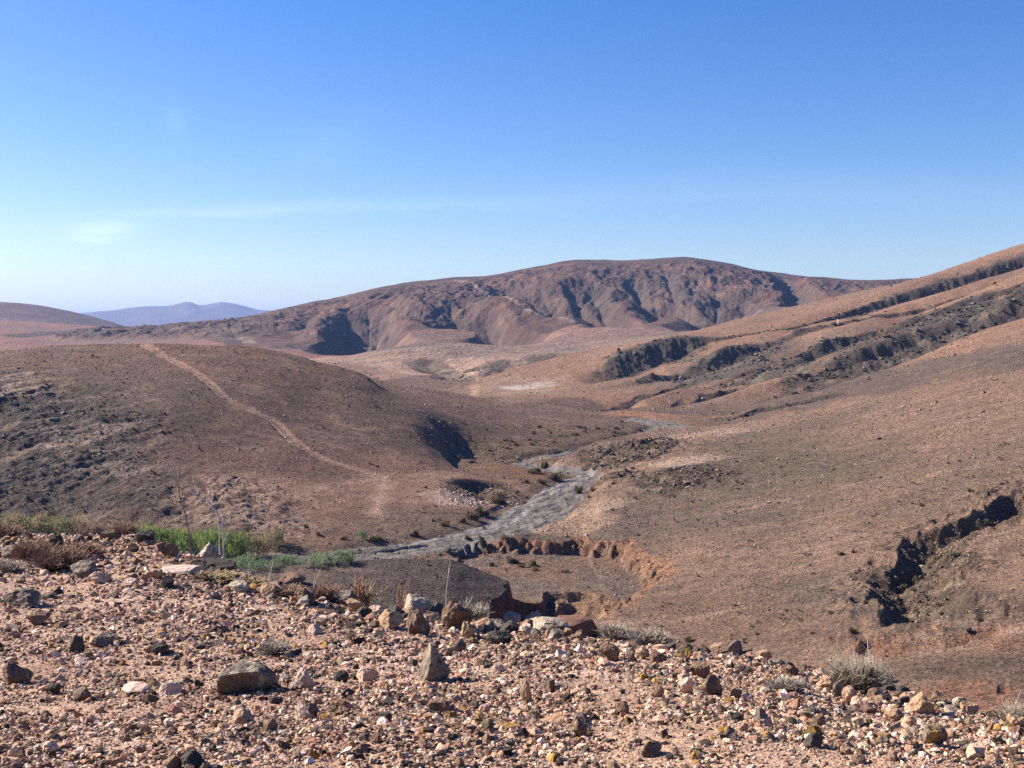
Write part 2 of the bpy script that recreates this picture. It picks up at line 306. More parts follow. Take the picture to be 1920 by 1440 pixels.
# ------------------------------------------------------------------ picking points of the ground
def pick(px, py, Zr=None, ymin=2.0):
    """world point (rel. to the eye) where the ground shows at a photo pixel"""
    Zr = Z if Zr is None else Zr
    u, t = ray(px, py); c = int(np.clip(np.searchsorted(U, u), 1, NC - 1))
    if abs(U[c - 1] - u) < abs(U[c] - u): c -= 1
    T = Zr[:, c] / Y; r0 = np.searchsorted(Y, ymin)
    idx = np.nonzero(T[r0:] >= t)[0]
    if len(idx) == 0: y = Y[-1]
    else:
        r = r0 + idx[0]
        if r == r0: y = Y[r]
        else:
            a = (t - T[r - 1]) / max(T[r] - T[r - 1], 1e-9); y = Y[r - 1] + a * (Y[r] - Y[r - 1])
    return np.array([u * y, y, t * y])
def ground(x, y):
    """height (world) of the finished ground at x, y"""
    x = np.asarray(x, float); y = np.asarray(y, float)
    u = x / y; c = np.clip(np.searchsorted(U, u) - 1, 0, NC - 2); r = np.clip(np.searchsorted(Y, y) - 1, 0, NR - 2)
    a = (u - U[c]) / (U[c + 1] - U[c]); b = (y - Y[r]) / (Y[r + 1] - Y[r])
    a = np.clip(a, 0, 1); b = np.clip(b, 0, 1)
    return (Z[r, c] * (1 - a) * (1 - b) + Z[r, c + 1] * a * (1 - b) + Z[r + 1, c] * (1 - a) * b + Z[r + 1, c + 1] * a * b) + CZ
def rows(y0, y1): return slice(int(np.searchsorted(Y, y0)), int(np.searchsorted(Y, y1)))
def polydist(pts, rs, extra=None):
    """distance of the grid points in the row slice to a polyline [(x, y)...], side, and fraction along"""
    x = Xg[rs]; y = np.broadcast_to(Yg[rs], x.shape)
    best = np.full(x.shape, 1e9, np.float32); side = np.zeros(x.shape, np.float32); fr = np.zeros(x.shape, np.float32)
    P = np.array([p[:2] for p in pts]); n = len(P) - 1
    for i in range(n):
        a, b = P[i], P[i + 1]; d = b - a; l2 = (d ** 2).sum() + 1e-9
        t = np.clip(((x - a[0]) * d[0] + (y - a[1]) * d[1]) / l2, 0, 1)
        dx = x - a[0] - t * d[0]; dy = y - a[1] - t * d[1]; dist = np.sqrt(dx * dx + dy * dy)
        m = dist < best
        best = np.where(m, dist, best); side = np.where(m, np.sign(d[0] * dy - d[1] * dx), side); fr = np.where(m, (i + t) / n, fr)
    return best, side, fr
def pline(pix, Zr=None, ymin=30):
    return [pick(px, py, Zr, ymin) for px, py in pix]
def inpoly(poly, rs):
    x = Xg[rs]; y = np.broadcast_to(Yg[rs], x.shape); c = np.zeros(x.shape, bool)
    P = [p[:2] for p in poly]
    for i in range(len(P)):
        (x0, y0), (x1, y1) = P[i], P[i - 1]
        m = ((y0 > y) != (y1 > y)) & (x < (x1 - x0) * (y - y0) / (y1 - y0 + 1e-12) + x0); c ^= m
    return c
def edge_in(poly, rs):
    d, _, _ = polydist(list(poly) + [poly[0]], rs); return np.where(inpoly(poly, rs), d, -d)
def pixmask(lst, rs, ymin=30, soft=0.5):
    pass

# ------------------------------------------------------------------ large relief
Zb = Z.copy()
own = {n: i for i, n in enumerate(names)}
allr = slice(0, NR)
M = lambda n: (owner == own[n])
def blurmask(m, it=6):
    m = m.astype(np.float32)
    for _ in range(it):
        m[1:-1] = (m[:-2] + m[1:-1] * 2 + m[2:]) / 4; m[:, 1:-1] = (m[:, :-2] + m[:, 1:-1] * 2 + m[:, 2:]) / 4
    return m
rocky = np.zeros((NR, NC), np.float32)        # bare rock amount (shape and colour)

# mountain gullies
def carve(pix, width, depth, taper=True, prof=1.0, zr=None, ymin=30, asym=0.0, rs=None, wob=0.3, rock=0.0, ends=(0.15, 0.1)):
    pts = pline(pix, zr, ymin); ys = [p[1] for p in pts]
    if rs is None: rs = rows(min(ys) - width * 4, max(ys) + width * 4)
    x = Xg[rs]; y = np.broadcast_to(Yg[rs], x.shape)
    d, s, f = polydist(pts, rs)
    wv = width * (1 + wob * perlin(x / (width * 2.2), y / (width * 2.2), 5))
    if asym: wv = wv * np.where(s > 0, 1 + asym, 1 - asym)
    e = np.ones_like(f)
    if taper: e = sstep(0, ends[0], f) * 1.0 * (1 - sstep(1 - ends[1], 1, f)) if ends[1] > 0 else sstep(0, ends[0], f)
    k = np.clip(1 - d / wv, 0, 1) ** prof * e
    Z[rs] -= (depth * k).astype(np.float32)
    if rock: rocky[rs] = np.maximum(rocky[rs], rock * sstep(0.02, 0.4, k))
    return pts, k, rs
mg = []
for pix, wd, dp in [
    ([(690, 560), (692, 590), (676, 622), (683, 662)], 40, 18), ([(715, 565), (702, 600), (690, 625)], 16, 8), ([(668, 580), (672, 610), (680, 640)], 16, 7), ([(735, 575), (720, 610), (690, 640)], 22, 9),
    ([(650, 575), (655, 605), (672, 640)], 26, 12),
    ([(775, 570), (790, 590), (840, 600), (862, 618)], 20, 9), ([(840, 553), (850, 580), (870, 600), (905, 618), (945, 628), (960, 650)], 32, 18),
    ([(905, 575), (925, 600), (955, 630)], 20, 10),
    ([(925, 528), (960, 545), (1000, 556), (1050, 566), (1090, 592)], 32, 15), ([(1000, 530), (1040, 555), (1062, 580)], 22, 10), ([(1060, 525), (1090, 560), (1100, 590)], 22, 11),
    ([(1090, 515), (1125, 550), (1150, 585), (1166, 612)], 30, 17), ([(1180, 505), (1200, 535), (1240, 570), (1272, 592)], 32, 17),
    ([(1240, 500), (1262, 535), (1276, 570)], 20, 10), ([(1340, 520), (1345, 560), (1330, 600), (1318, 622)], 28, 13),
    ([(1290, 510), (1300, 545), (1290, 575)], 18, 8), ([(1400, 540), (1395, 570), (1360, 600)], 22, 9),
    ([(1462, 515), (1490, 540), (1515, 572)], 20, 12), ([(590, 590), (575, 605), (560, 625)], 16, 5)]:
    pts, k, rs = carve(pix, wd * 1.1, dp * 1.45, zr=Zb, prof=1.1, ymin=840, ends=(0.3, 0.12), wob=0.45)
    mg.append((rs, k, pts))
mm = blurmask(M('mountain'))
rs = rows(820, 1700); x = Xg[rs]; y = np.broadcast_to(Yg[rs], x.shape)
hfac = sstep(985, 1130, y) * (1 - sstep(1330, 1480, y)) * mm[rs]
wx = x + 40 * fbm(x, y, 220, 2, 31)
Z[rs] += (hfac * (4 * fbm(wx, y * 0.5, 80, 3, 41, ridged=True) - 2 + 4.5 * fbm(wx + .3 * y, y * 0.6, 32, 4, 44, ridged=True) + 2.2 * fbm(wx - .2 * y, y * .5, 13, 3, 46, ridged=True))).astype(np.float32)
Z[rs] += (mm[rs] * 2.0 * fbm(x, y, 60, 4, 47)).astype(np.float32)
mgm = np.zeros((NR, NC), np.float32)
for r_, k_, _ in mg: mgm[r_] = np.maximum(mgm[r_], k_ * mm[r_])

# distant range and far hill: spurs
rs = rows(7200, 12000); x = Xg[rs]; y = np.broadcast_to(Yg[rs], x.shape)
Z[rs] += (sstep(7400, 8400, y) * (26 * fbm(x, y * 0.3, 700, 4, 61, ridged=True) - 20) * (1 - 0.55 * sstep(9000, 9400, y)) * M('distant_range')[rs]).astype(np.float32)
rs = rows(600, 2600); x = Xg[rs]; y = np.broadcast_to(Yg[rs], x.shape)
pm = blurmask(M('plain') | M('far_hill') | M('middle_hill') | M('near_fold') | M('foothill_a') | M('foothill_b') | M('foothill_c'))[rs]
Z[rs] += (pm * (2.6 * fbm(x, y * 0.6, 160, 4, 65) - 1.4 * np.maximum(fbm(x, y * .5, 70, 3, 66, ridged=True) - .45, 0))).astype(np.float32)
for pix, wd, dp in [([(1000, 690), (1060, 668), (1130, 655)], 26, 5), ([(790, 668), (820, 690), (850, 700), (870, 712)], 14, 4), ([(880, 690), (935, 688), (960, 682)], 12, 2.5), ([(960, 672), (925, 700), (890, 715)], 14, 3),
                    ([(430, 618), (440, 630), (470, 645)], 12, 3), ([(0, 632), (110, 622), (190, 615)], 16, 3), ([(520, 655), (560, 648), (640, 655)], 14, 3)]:
    carve(pix, wd, dp, zr=Zb, ymin=520, rock=0.5)

# banded ridge: ribs and rock on the scarps
KY = zz[1]; rs = rows(290, 680); x = Xg[rs]; y = np.broadcast_to(Yg[rs], x.shape)
sc = np.zeros(x.shape, np.float32)
for b in (2, 4, 6, 8):
    lo, hi = KY[b][None], KY[b + 1][None]; mid = (lo + hi) / 2; hw = (hi - lo) / 2 + 2.0
    rise = ((L[own['banded_ridge'] - 1][1]))
    px_, iv = {2: ([1100, 1400, 1440, 1530, 1920], [.2, .3, .7, 1, 1]), 4: ([1100, 1330, 1390, 1500, 1535, 1550, 1635, 1665, 1920], [.2, .4, .9, .75, .6, 1, 1, .5, .5]),
                6: ([1180, 1255, 1430, 1510, 1600, 1690, 1800, 1860, 1920], [.3, 1, 1, .8, .6, .9, .9, .7, .7]), 8: ([1120, 1150, 1290, 1330, 1440, 1480, 1560, 1640, 1690, 1920], [.5, 1, 1, .6, .6, .8, .7, .7, 1, 1])}[b]
    sc = np.maximum(sc, (1 - sstep(0.75, 1.25, np.abs(y - mid) / hw)) * np.interp(U, ray(px_, 600)[0], iv)[None])
gz = np.gradient(Zb[rs], axis=0) / np.gradient(Y[rs])[:, None]
sc = sc * sstep(0.2, 0.5, gz) * M('banded_ridge')[rs]
edge_n = fbm(x, y, 26, 3, 71)
rk = np.clip(sstep(.25, .6, sc + .35 * edge_n) * sstep(-0.6, -0.1, edge_n + 0.25 * (gz - 0.6)), 0, 1)
rocky[rs] = np.maximum(rocky[rs], rk)
scb = blurmask(sc, 4)
Z[rs] += (scb * (1.3 * fbm(x + 0.2 * y + 3 * fbm(x, y, 17, 2, 72), y * .12, 9, 4, 73, ridged=True) - 0.5 + 1.0 * fbm(x, y, 5, 3, 74))).astype(np.float32)
bm = blurmask(M('banded_ridge'))[rs]
Z[rs] += (bm * (1.2 * fbm(x, y, 55, 3, 75) + 0.35 * fbm(x, y, 12, 3, 76))).astype(np.float32)
for pix in ([(1080, 716), (1180, 703), (1260, 684), (1340, 647), (1450, 626), (1560, 600), (1700, 564), (1920, 496)],
            [(1128, 772), (1165, 748), (1262, 724), (1340, 703), (1430, 668), (1520, 640), (1640, 608), (1720, 583), (1800, 555), (1920, 514)],
            [(1205, 764), (1290, 746), (1400, 716), (1480, 695), (1560, 672), (1640, 642), (1720, 609), (1800, 582), (1920, 530)],
            [(1310, 780), (1400, 759), (1480, 737), (1560, 713), (1640, 684), (1760, 638), (1920, 587)]):
    carve(pix, 15, 4.8, zr=Zb, ymin=300, prof=1.3, asym=.35, wob=.4, ends=(.1, .0))
for pix in ([(1128, 772), (1150, 752), (1200, 738), (1262, 722), (1325, 703)], [(1205, 763), (1290, 744), (1350, 728), (1405, 712)], [(1325, 776), (1400, 758), (1480, 736), (1560, 711), (1600, 700)], [(1350, 790), (1450, 768), (1600, 735)]):
    carve(pix, 3.5, 1.6, zr=Zb, ymin=300, rock=.8, prof=.7, asym=.3, wob=.8)  # shadow lines of the folds: shallow grooves, their shade put into the colour
# stray ledges between the bands
ledge = sstep(.25, .5, fbm(x * .5 + y * .2, y * 1.6, 30, 4, 78)) * bm * (1 - sc) * sstep(300, 420, x + 200)
rocky[rs] = np.maximum(rocky[rs], ledge * 0.6)
Z[rs] += (ledge * 0.7 * fbm(x, y, 5, 3, 79)).astype(np.float32)

# left hill relief: rocky cliff at its left foot, hollow between nose and shoulder
rs = rows(120, 345); x = Xg[rs]; y = np.broadcast_to(Yg[rs], x.shape)
lm = blurmask(M('left_hill') | M('shoulder'))[rs]
cl = [pick(px, py, Zb, 100)[:2] for px, py in [(-500, 980), (100, 985), (350, 985), (400, 960), (300, 900), (240, 820), (170, 740), (60, 700), (-100, 690), (-500, 700)]]
ed = edge_in(cl, rs)
cliff = sstep(-16, 14, ed + 14 * fbm(x, y, 22, 4, 81)) * lm
pk = [pick(px, py, Zb, 100)[:2] for px, py in [(330, 930), (400, 880), (470, 890), (560, 970), (560, 995), (330, 985)]]
pink = sstep(-5, 5, edge_in(pk, rs) + 5 * fbm(x, y, 14, 3, 82)) * lm
cliffL = cliff; pinkL = pink
rocky[rs] = np.maximum(rocky[rs], cliff * 0.55 * sstep(-.35, .15, fbm(x, y, 12, 3, 90)))
s2 = (x * 0.75 + y * 0.66); s1 = (x * 0.66 - y * 0.75)
Z[rs] += (cliff * (.7 * fbm(s1 + 3 * fbm(x, y, 14, 2, 79), s2 * 0.3, 13, 5, 83, ridged=True, gain=.6) - .4 + .45 * fbm(s1, s2 * .5, 3.6, 3, 80, ridged=True) + .7 * fbm(x, y, 12, 4, 84, gain=.6) + 0.34 * fbm(x, y, 1.7, 2, 85))).astype(np.float32)
Z[rs] += (np.maximum(pink, .0) * (0.5 * fbm(x, y, 5, 4, 86, ridged=True) + .25 * fbm(x, y, 1.2, 2, 87))).astype(np.float32)
Z[rs] += (lm * (1.1 * fbm(x, y, 42, 3, 88) + 0.28 * fbm(x, y, 9, 3, 89))).astype(np.float32)
carve([(832, 782), (850, 805), (872, 832), (905, 853)], 9, 2.0, zr=Zb, ymin=100, asym=0.35, rock=.35, ends=(.5, .0))
# dark rocky flank of the nose
for pix, wd, dp in [([(880, 898), (905, 915), (935, 938), (958, 945)], 7, 2.0)]:
    carve(pix, wd, dp, zr=Zb, ymin=100, rock=.8)

# right slope relief
rs = rows(40, 330); x = Xg[rs]; y = np.broadcast_to(Yg[rs], x.shape)
rm = blurmask(M('right_slope') | M('near_mound'))[rs]
Z[rs] += (rm * (.35 * fbm(x * .8 + y * .5, (y - x) * .25, 10, 4, 93, ridged=True) * sstep(90, 130, y) + 0.8 * fbm(x, y, 46, 3, 91) * sstep(60, 140, y) + 0.22 * fbm(x, y, 8, 3, 92))).astype(np.float32)
# stony ravine on the right slope
rv, k, r2 = carve([(1925, 925), (1880, 962), (1810, 985), (1745, 1010), (1722, 1050), (1685, 1082), (1705, 1120), (1722, 1152), (1690, 1175)], 3.2, 2.0, zr=Zb, ymin=40, prof=1.0, asym=.3, wob=.8, ends=(.05, .12), rock=.6)
rvd, rvs, rvf = polydist(rv, r2)
xx = Xg[r2]; yy = np.broadcast_to(Yg[r2], xx.shape)
bank = np.clip(1 - rvd / (7.5 + 4 * fbm(xx, yy, 9, 2, 95)), 0, 1) * (rvs * (1 if rvs[0, 0] else 1) != 0)
ravine_side = rvs
rocky[r2] = np.maximum(rocky[r2], 0.75 * sstep(.15, .6, bank) * sstep(-.25, .2, fbm(xx, yy, 5, 3, 96) + .2 * rvs))
Z[r2] += (sstep(.05, .4, bank) * (.55 * fbm(xx, yy, 3.2, 3, 97, ridged=True) + .3 * fbm(xx, yy, 1.1, 2, 98))).astype(np.float32)
# outcrop above the stream bend
for cx, cy, rr in [(1175, 862, 9), (1205, 850, 7), (1275, 905, 8), (1150, 905, 4)]:
    p = pick(cx, cy, Zb, 100); d = np.hypot(Xg[rs] - p[0], (Yg[rs] - p[1]) * .7)
    g = np.exp(-(d / rr) ** 2) * rm
    rocky[rs] = np.maximum(rocky[rs], .8 * sstep(.25, .6, g + .3 * fbm(x, y, 4, 3, 99)))
    Z[rs] += (g * (1.0 * fbm(x, y, 4, 3, 100, ridged=True) + .5)).astype(np.float32)

# red rills lower right
redm = np.zeros((NR, NC), np.float32)
for pix, wd, dp in [([(1608, 1222), (1640, 1205), (1700, 1192), (1762, 1180)], .7, .7), ([(1615, 1226), (1690, 1216), (1780, 1205), (1830, 1190), (1905, 1180)], .9, .85),
                    ([(1870, 1300), (1895, 1290)], .4, .5), ([(1480, 1262), (1530, 1252)], 1.0, .5)]:
    pts, k, r2 = carve(pix, wd, dp, zr=Zb, ymin=28, prof=.6, wob=.5, ends=(.08, .2))
    d_, _, _ = polydist(pts, r2); redm[r2] = np.maximum(redm[r2], .9 * (1 - sstep(wd * .5, wd * 1.6, d_ + .6 * fbm(Xg[r2], np.broadcast_to(Yg[r2], d_.shape), 3, 2, 7))))
for cx, cy, rr in [(1800, 1305, 3.0), (1660, 1222, 2.2), (1900, 1208, 2)]:
    p = pick(cx, cy, Zb, 28); r2 = rows(p[1] - 9, p[1] + 9); d = np.hypot(Xg[r2] - p[0], (Yg[r2] - p[1]) * .8)
    redm[r2] = np.maximum(redm[r2], .75 * sstep(.3, .7, np.exp(-(d / rr) ** 2) + .25 * fbm(Xg[r2], np.broadcast_to(Yg[r2], d.shape), 2, 3, 8)))

# eroded basin and red gully in the middle
rs = rows(80, 175); x = Xg[rs]; y = np.broadcast_to(Yg[rs], x.shape)
def wpt(px, py, z): u, t = ray(px, py); yy = z / t; return (u * yy, yy)
basin = [pick(px, py, Zb, 60)[:2] for px, py in [(838, 1024), (880, 1011), (935, 1014), (985, 1012), (1040, 1016), (1085, 1010), (1130, 1018), (1175, 1020), (1205, 1036), (1235, 1052), (1262, 1075), (1225, 1100), (1190, 1125)]]
basin += [wpt(1130, 1160, -25.5), wpt(1000, 1130, -25.5), wpt(960, 1098, -25), wpt(900, 1075, -25)]
wob = 1.5 * fbm(x, y, 5, 3, 111) + 0.9 * fbm(x, y, 1.8, 2, 112, ridged=True)
eb = edge_in(basin, rs) + wob
steep = 1.5 + 3.5 * sstep(6, 22, x)                      # the right-hand side is a rilled slope, the left a small cliff
drop1 = sstep(-.1, 1, eb / steep) ** .8
Z[rs] -= (drop1 * (1.5 + .9 * sstep(6, 20, x))).astype(np.float32)
Z[rs] += (drop1 * (1 - drop1) * 4 * .9 * fbm(x * 1.0 + y * .6, y * .12, 2.6, 3, 113, ridged=True) * sstep(-4, 10, x)).astype(np.float32)
basinm = sstep(-.3, .6, eb)
gul = [wpt(880, 1172, -25.2), wpt(925, 1122, -25.4), wpt(962, 1096, -25.4), wpt(1008, 1095, -25.6), wpt(1025, 1104, -27.2), wpt(1090, 1108, -27.4), wpt(1170, 1112, -27), wpt(1165, 1140, -26), wpt(1110, 1165, -25.5), wpt(1075, 1215, -25), wpt(900, 1230, -25)]
eg = edge_in(gul, rs) + .8 * fbm(x, y, 4, 3, 115)
lx = sstep(2.6, 4.6, x)                                   # stepped ledges on the right side
g1 = sstep(0, 1.2, eg)
dg = g1 * (1 - lx) * 5.0 + lx * (sstep(0, .6, eg) * 1.0 + sstep(1.8, 2.3, eg + .5 * fbm(x, y, 3, 2, 116)) * 1.1 + sstep(3.8, 4.4, eg + .6 * fbm(x, y, 3, 2, 117)) * 1.1 + sstep(6, 7, eg) * 1.2)
Z[rs] -= dg.astype(np.float32)
Z[rs] += (sstep(-.5, 1, eg) * (.35 * fbm(x, y, 2.2, 3, 118, ridged=True))).astype(np.float32)
gulm = sstep(-.2, .4, eg)
lip = np.exp(-((eb + .2) / .8) ** 2)
BAS = (rs, basinm, gulm, drop1, lip)

# ------------------------------------------------------------------ stream bed
river_pix = [(330, 1040), (440, 1046), (560, 1046), (660, 1037), (760, 1024), (850, 1010), (920, 995), (975, 972), (1020, 948), (1050, 922), (1075, 902), (1105, 890)]
rp = []
RW = []
for (px, py), wd in zip(river_pix, [6.5, 6.5, 6.0, 5.2, 4.6, 4.4, 4.8, 5.6, 5.4, 4.8, 3.8, 2.6]):
    u, t = ray(px, py); yy = FL(px, py); rp.append((u * yy, yy)); RW.append(wd)
for (px, py), wd in [((1085, 884), 2.6), ((1040, 879), 2.4), ((985, 868), 2.6), ((965, 860), 3.2), ((1010, 854), 3.2), ((1080, 846), 2.8), ((1150, 832), 3.0), ((1215, 812), 3.5), ((1262, 797), 6), ((1225, 789), 7), ((1190, 783), 5)]:
    u, t = ray(px, py); yy = FL(px, py); rp.append((u * yy, yy)); RW.append(wd)
rs = rows(95, 345); x = Xg[rs]; y = np.broadcast_to(Yg[rs], x.shape)
rd, rsd, rf = polydist(rp, rs)
rw = .86 * np.interp(rf, np.linspace(0, 1, len(RW)), RW)
rn = fbm(x, y, 9, 3, 121)
rin = rw - rd + 1.1 * rn
openf = 1 - sstep(.1, .9, (best[rs] - FLOOR[rs]) / 1.2)        # only where no hill stands
river = sstep(-.25, .35, rin) * openf
Z[rs] = np.where(rin > -3, Z[rs] - (.55 * sstep(-2.4, .4, rin) * openf).astype(np.float32), Z[rs])
Z[rs] += (river * (.30 * fbm(rf * 260, rd * rsd * 2.6, 4.5, 3, 186) + .14 * fbm(x, y, 3, 3, 122) + .06 * fbm(x, y, .8, 2, 123))).astype(np.float32)
RIV = (rs, river)
# dark cut bank in the bed, lower left
carve([(640, 1038), (700, 1034), (770, 1026), (820, 1022)], .8, .6, zr=Z, ymin=100, prof=.5)
# wheel tracks on the bed
trk = []
tp = [pick(px, py, Z, 100)[:2] for px, py in [(760, 1018), (860, 1000), (930, 990), (968, 968), (985, 945), (1020, 928), (1060, 908), (1100, 893)]]
td, _, _ = polydist(tp, rs)
wtrack = (np.exp(-((td - .95) / .38) ** 2)) * river

# ------------------------------------------------------------------ dirt tracks on hills
hp = [pick(px, py, Zb, 100)[:2] for px, py in [(268, 646), (285, 655), (300, 663), (325, 675), (350, 687), (372, 700), (393, 718), (405, 735), (420, 746), (440, 756), (465, 768), (490, 777), (513, 788), (526, 801), (540, 820), (560, 835), (580, 846), (610, 862), (640, 872), (680, 882), (712, 892)]]
r3 = rows(120, 345); hd, _, _ = polydist(hp, r3)
xt = Xg[r3]; yt = np.broadcast_to(Yg[r3], xt.shape)
track = (1 - sstep(.8, 1.6, hd + .5 * fbm(xt, yt, 4, 2, 131)))
hp2 = [pick(px, py, Zb, 100)[:2] for px, py in [(712, 890), (722, 905), (712, 930), (703, 965)]]
hd2, _, _ = polydist(hp2, r3); track2 = .5 * np.exp(-(hd2 / 1.3) ** 2)
hp3 = [pick(px, py, Zb, 100)[:2] for px, py in [(545, 930), (620, 905), (700, 898)]]
hd3, _, _ = polydist(hp3, r3); track2 = np.maximum(track2, .3 * np.exp(-(hd3 / 1.2) ** 2))
Z[r3] -= (track * .25).astype(np.float32)
mp_ = [pick(px, py, Zb, 840)[:2] for px, py in [(852, 526), (890, 540), (940, 562), (985, 583), (1030, 594), (1090, 605), (1150, 618)]]
r4 = rows(840, 1520); md, _, _ = polydist(mp_, r4); mtrack = np.exp(-(md / 3.0) ** 2)

# ------------------------------------------------------------------ small relief everywhere
yf = np.broadcast_to(Yg, Xg.shape)
rs = rows(0.5, 60)
fg = blurmask(M('foreground'))[rs]; x = Xg[rs]; y = yf[rs]
Z[rs] += (fg * (.10 * fbm(x, y, 3.2, 3, 141) * sstep(1, 6, y) + .03 * fbm(x, y, .7, 3, 142) + .010 * fbm(x, y, .16, 2, 143, ridged=True))).astype(np.float32)
# low bank of rubble at left of the foreground
rs = rows(60, 680); x = Xg[rs]; y = yf[rs]
Z[rs] += ((.045 + .12 * rocky[rs]) * fbm(x, y, 1.6, 2, 145, cell=CELL[rs] * .6) * (1 - .0 * x) + .10 * fbm(x, y, 4.5, 2, 146) * .6).astype(np.float32)
print('relief', round(time.time() - T0, 1))

# ------------------------------------------------------------------ albedo per vertex
def lin(r, g, b):
    c = np.array([r, g, b], float) / 255
    return np.where(c <= .04045, c / 12.92, ((c + .055) / 1.055) ** 2.4)
ALB = np.zeros((NR, NC, 3), np.float32)
n1 = np.zeros((NR, NC), np.float32); n2 = n1.copy(); n3 = n1.copy()
lamscale = np.clip(Yg / 200, .02, 6)
for a, b, l1, l2, l3 in [(0, 60, 4, 1.1, .3), (60, 345, 60, 14, 3), (345, 670, 120, 30, 7), (670, 20000, 320, 80, 20)]:
    rs = rows(a, b) if a else slice(0, int(np.searchsorted(Y, b)))
    if b == 20000: rs = slice(rs.start, NR)
    n1[rs] = fbm(Xg[rs], yf[rs], l1, 3, 151); n2[rs] = fbm(Xg[rs], yf[rs], l2, 3, 152); n3[rs] = fbm(Xg[rs], yf[rs], l3, 2, 153)
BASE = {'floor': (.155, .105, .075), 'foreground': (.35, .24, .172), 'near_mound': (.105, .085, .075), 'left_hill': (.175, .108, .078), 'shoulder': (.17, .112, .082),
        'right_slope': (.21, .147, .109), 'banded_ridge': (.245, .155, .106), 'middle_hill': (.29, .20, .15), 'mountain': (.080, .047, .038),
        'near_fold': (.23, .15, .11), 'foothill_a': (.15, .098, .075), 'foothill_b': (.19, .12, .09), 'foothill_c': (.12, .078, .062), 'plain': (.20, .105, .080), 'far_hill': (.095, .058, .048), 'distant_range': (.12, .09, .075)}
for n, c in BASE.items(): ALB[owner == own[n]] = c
def mix(rs, m, col, k=1.0):
    m = np.clip(m * k, 0, 1)[..., None]; ALB[rs] = ALB[rs] * (1 - m) + np.array(col, np.float32) * m
# soften owner borders
for _ in range(5):
    ALB[1:-1] = (ALB[:-2] + 2 * ALB[1:-1] + ALB[2:]) / 4; ALB[:, 1:-1] = (ALB[:, :-2] + 2 * ALB[:, 1:-1] + ALB[:, 2:]) / 4
# broad patches: greyer and redder ground
hills = np.where(owner == own['foreground'], 0, 1).astype(np.float32)
mix(allr, sstep(.0, .4, n1 + .25 * n3) * hills * .6, (.125, .103, .085))
mix(allr, sstep(.05, .5, -n2) * hills * .30, (.25, .17, .125))
# right slope: olive-grey stony belt, pale lower swell
def pixpoly(pix, ymin, soft, nlam, seed, amp=1.0):
    P = [pick(px, py, Zb, ymin)[:2] for px, py in pix]; ys = [p[1] for p in P]
    r = rows(min(ys) * .8, max(ys) * 1.2); xx = Xg[r]; yy = yf[r]
    return r, sstep(-soft, soft, edge_in(P, r) + amp * soft * 1.5 * fbm(xx, yy, nlam, 3, seed))
for pix, ymin, soft, col, k in [
    ([(1290, 860), (1400, 815), (1560, 820), (1700, 850), (1640, 900), (1450, 920), (1300, 930), (1180, 930), (1120, 960)], 100, 9, (.125, .105, .075), .75),
    ([(1150, 960), (1300, 975), (1500, 940), (1600, 960), (1400, 1000), (1250, 1010), (1100, 990)], 100, 7, (.125, .10, .085), .5),
    ([(1450, 1090), (1560, 1085), (1650, 1110), (1640, 1140), (1500, 1150), (1400, 1120)], 60, 4, (.12, .105, .09), .6),
    ([(1650, 1240), (1900, 1195), (2000, 1200), (2000, 1290), (1800, 1290), (1650, 1270)], 40, 3, (.115, .085, .065), .8),
    ([(1330, 1110), (1420, 1110), (1500, 1180), (1550, 1230), (1350, 1210), (1200, 1190), (1180, 1140)], 60, 5, (.15, .10, .075), .6),
    ([(1240, 835), (1330, 808), (1440, 790), (1440, 800), (1330, 830), (1260, 860), (1200, 900), (1150, 940), (1060, 985), (1030, 985), (1130, 930)], 100, 4, (.29, .20, .145), .5),
    ([(1360, 784), (1440, 752), (1560, 716), (1640, 694), (1720, 676), (1830, 655), (1950, 640), (1960, 690), (1800, 714), (1600, 750), (1400, 787)], 262, 10, (.115, .092, .075), .85),
    ([(1700, 700), (1800, 665), (1950, 640), (1950, 690), (1850, 705)], 260, 10, (.12, .10, .08), .6),
    ([(860, 725), (960, 700), (1040, 715), (1000, 745), (900, 740)], 330, 14, (.34, .25, .18), .7),
    ([(620, 690), (520, 720), (560, 790), (700, 830), (820, 850), (840, 810), (760, 750)], 100, 10, (.115, .088, .070), .6),
    ([(860, 790), (1000, 800), (1150, 800), (1220, 806), (1150, 832), (1000, 850), (900, 850)], 100, 6, (.115, .085, .055), .75),
    ([(590, 905), (720, 880), (830, 890), (890, 905), (860, 950), (700, 930), (560, 950)], 100, 8, (.31, .20, .15), .6),
    ([(950, 868), (1040, 885), (1010, 905), (960, 900), (900, 870)], 100, 4, (.17, .095, .05), .7),
]:
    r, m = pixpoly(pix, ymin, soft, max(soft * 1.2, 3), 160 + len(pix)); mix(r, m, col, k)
rst = rows(60, 345); sk = fbm(Xg[rst] * .9 - yf[rst] * .15, yf[rst] * 1.0 + Xg[rst] * .5, 9, 4, 191); sk2 = fbm(Xg[rst] * .35, yf[rst] * 1.3, 7, 3, 192)
mix(rst, sstep(.15, .5, sk) * hills[rst] * .35, (.30, .21, .155)); mix(rst, sstep(.2, .5, sk2) * hills[rst] * .4, (.115, .085, .065)); mix(rst, sstep(.3, .42, -sk2) * hills[rst] * .35, (.33, .235, .18))
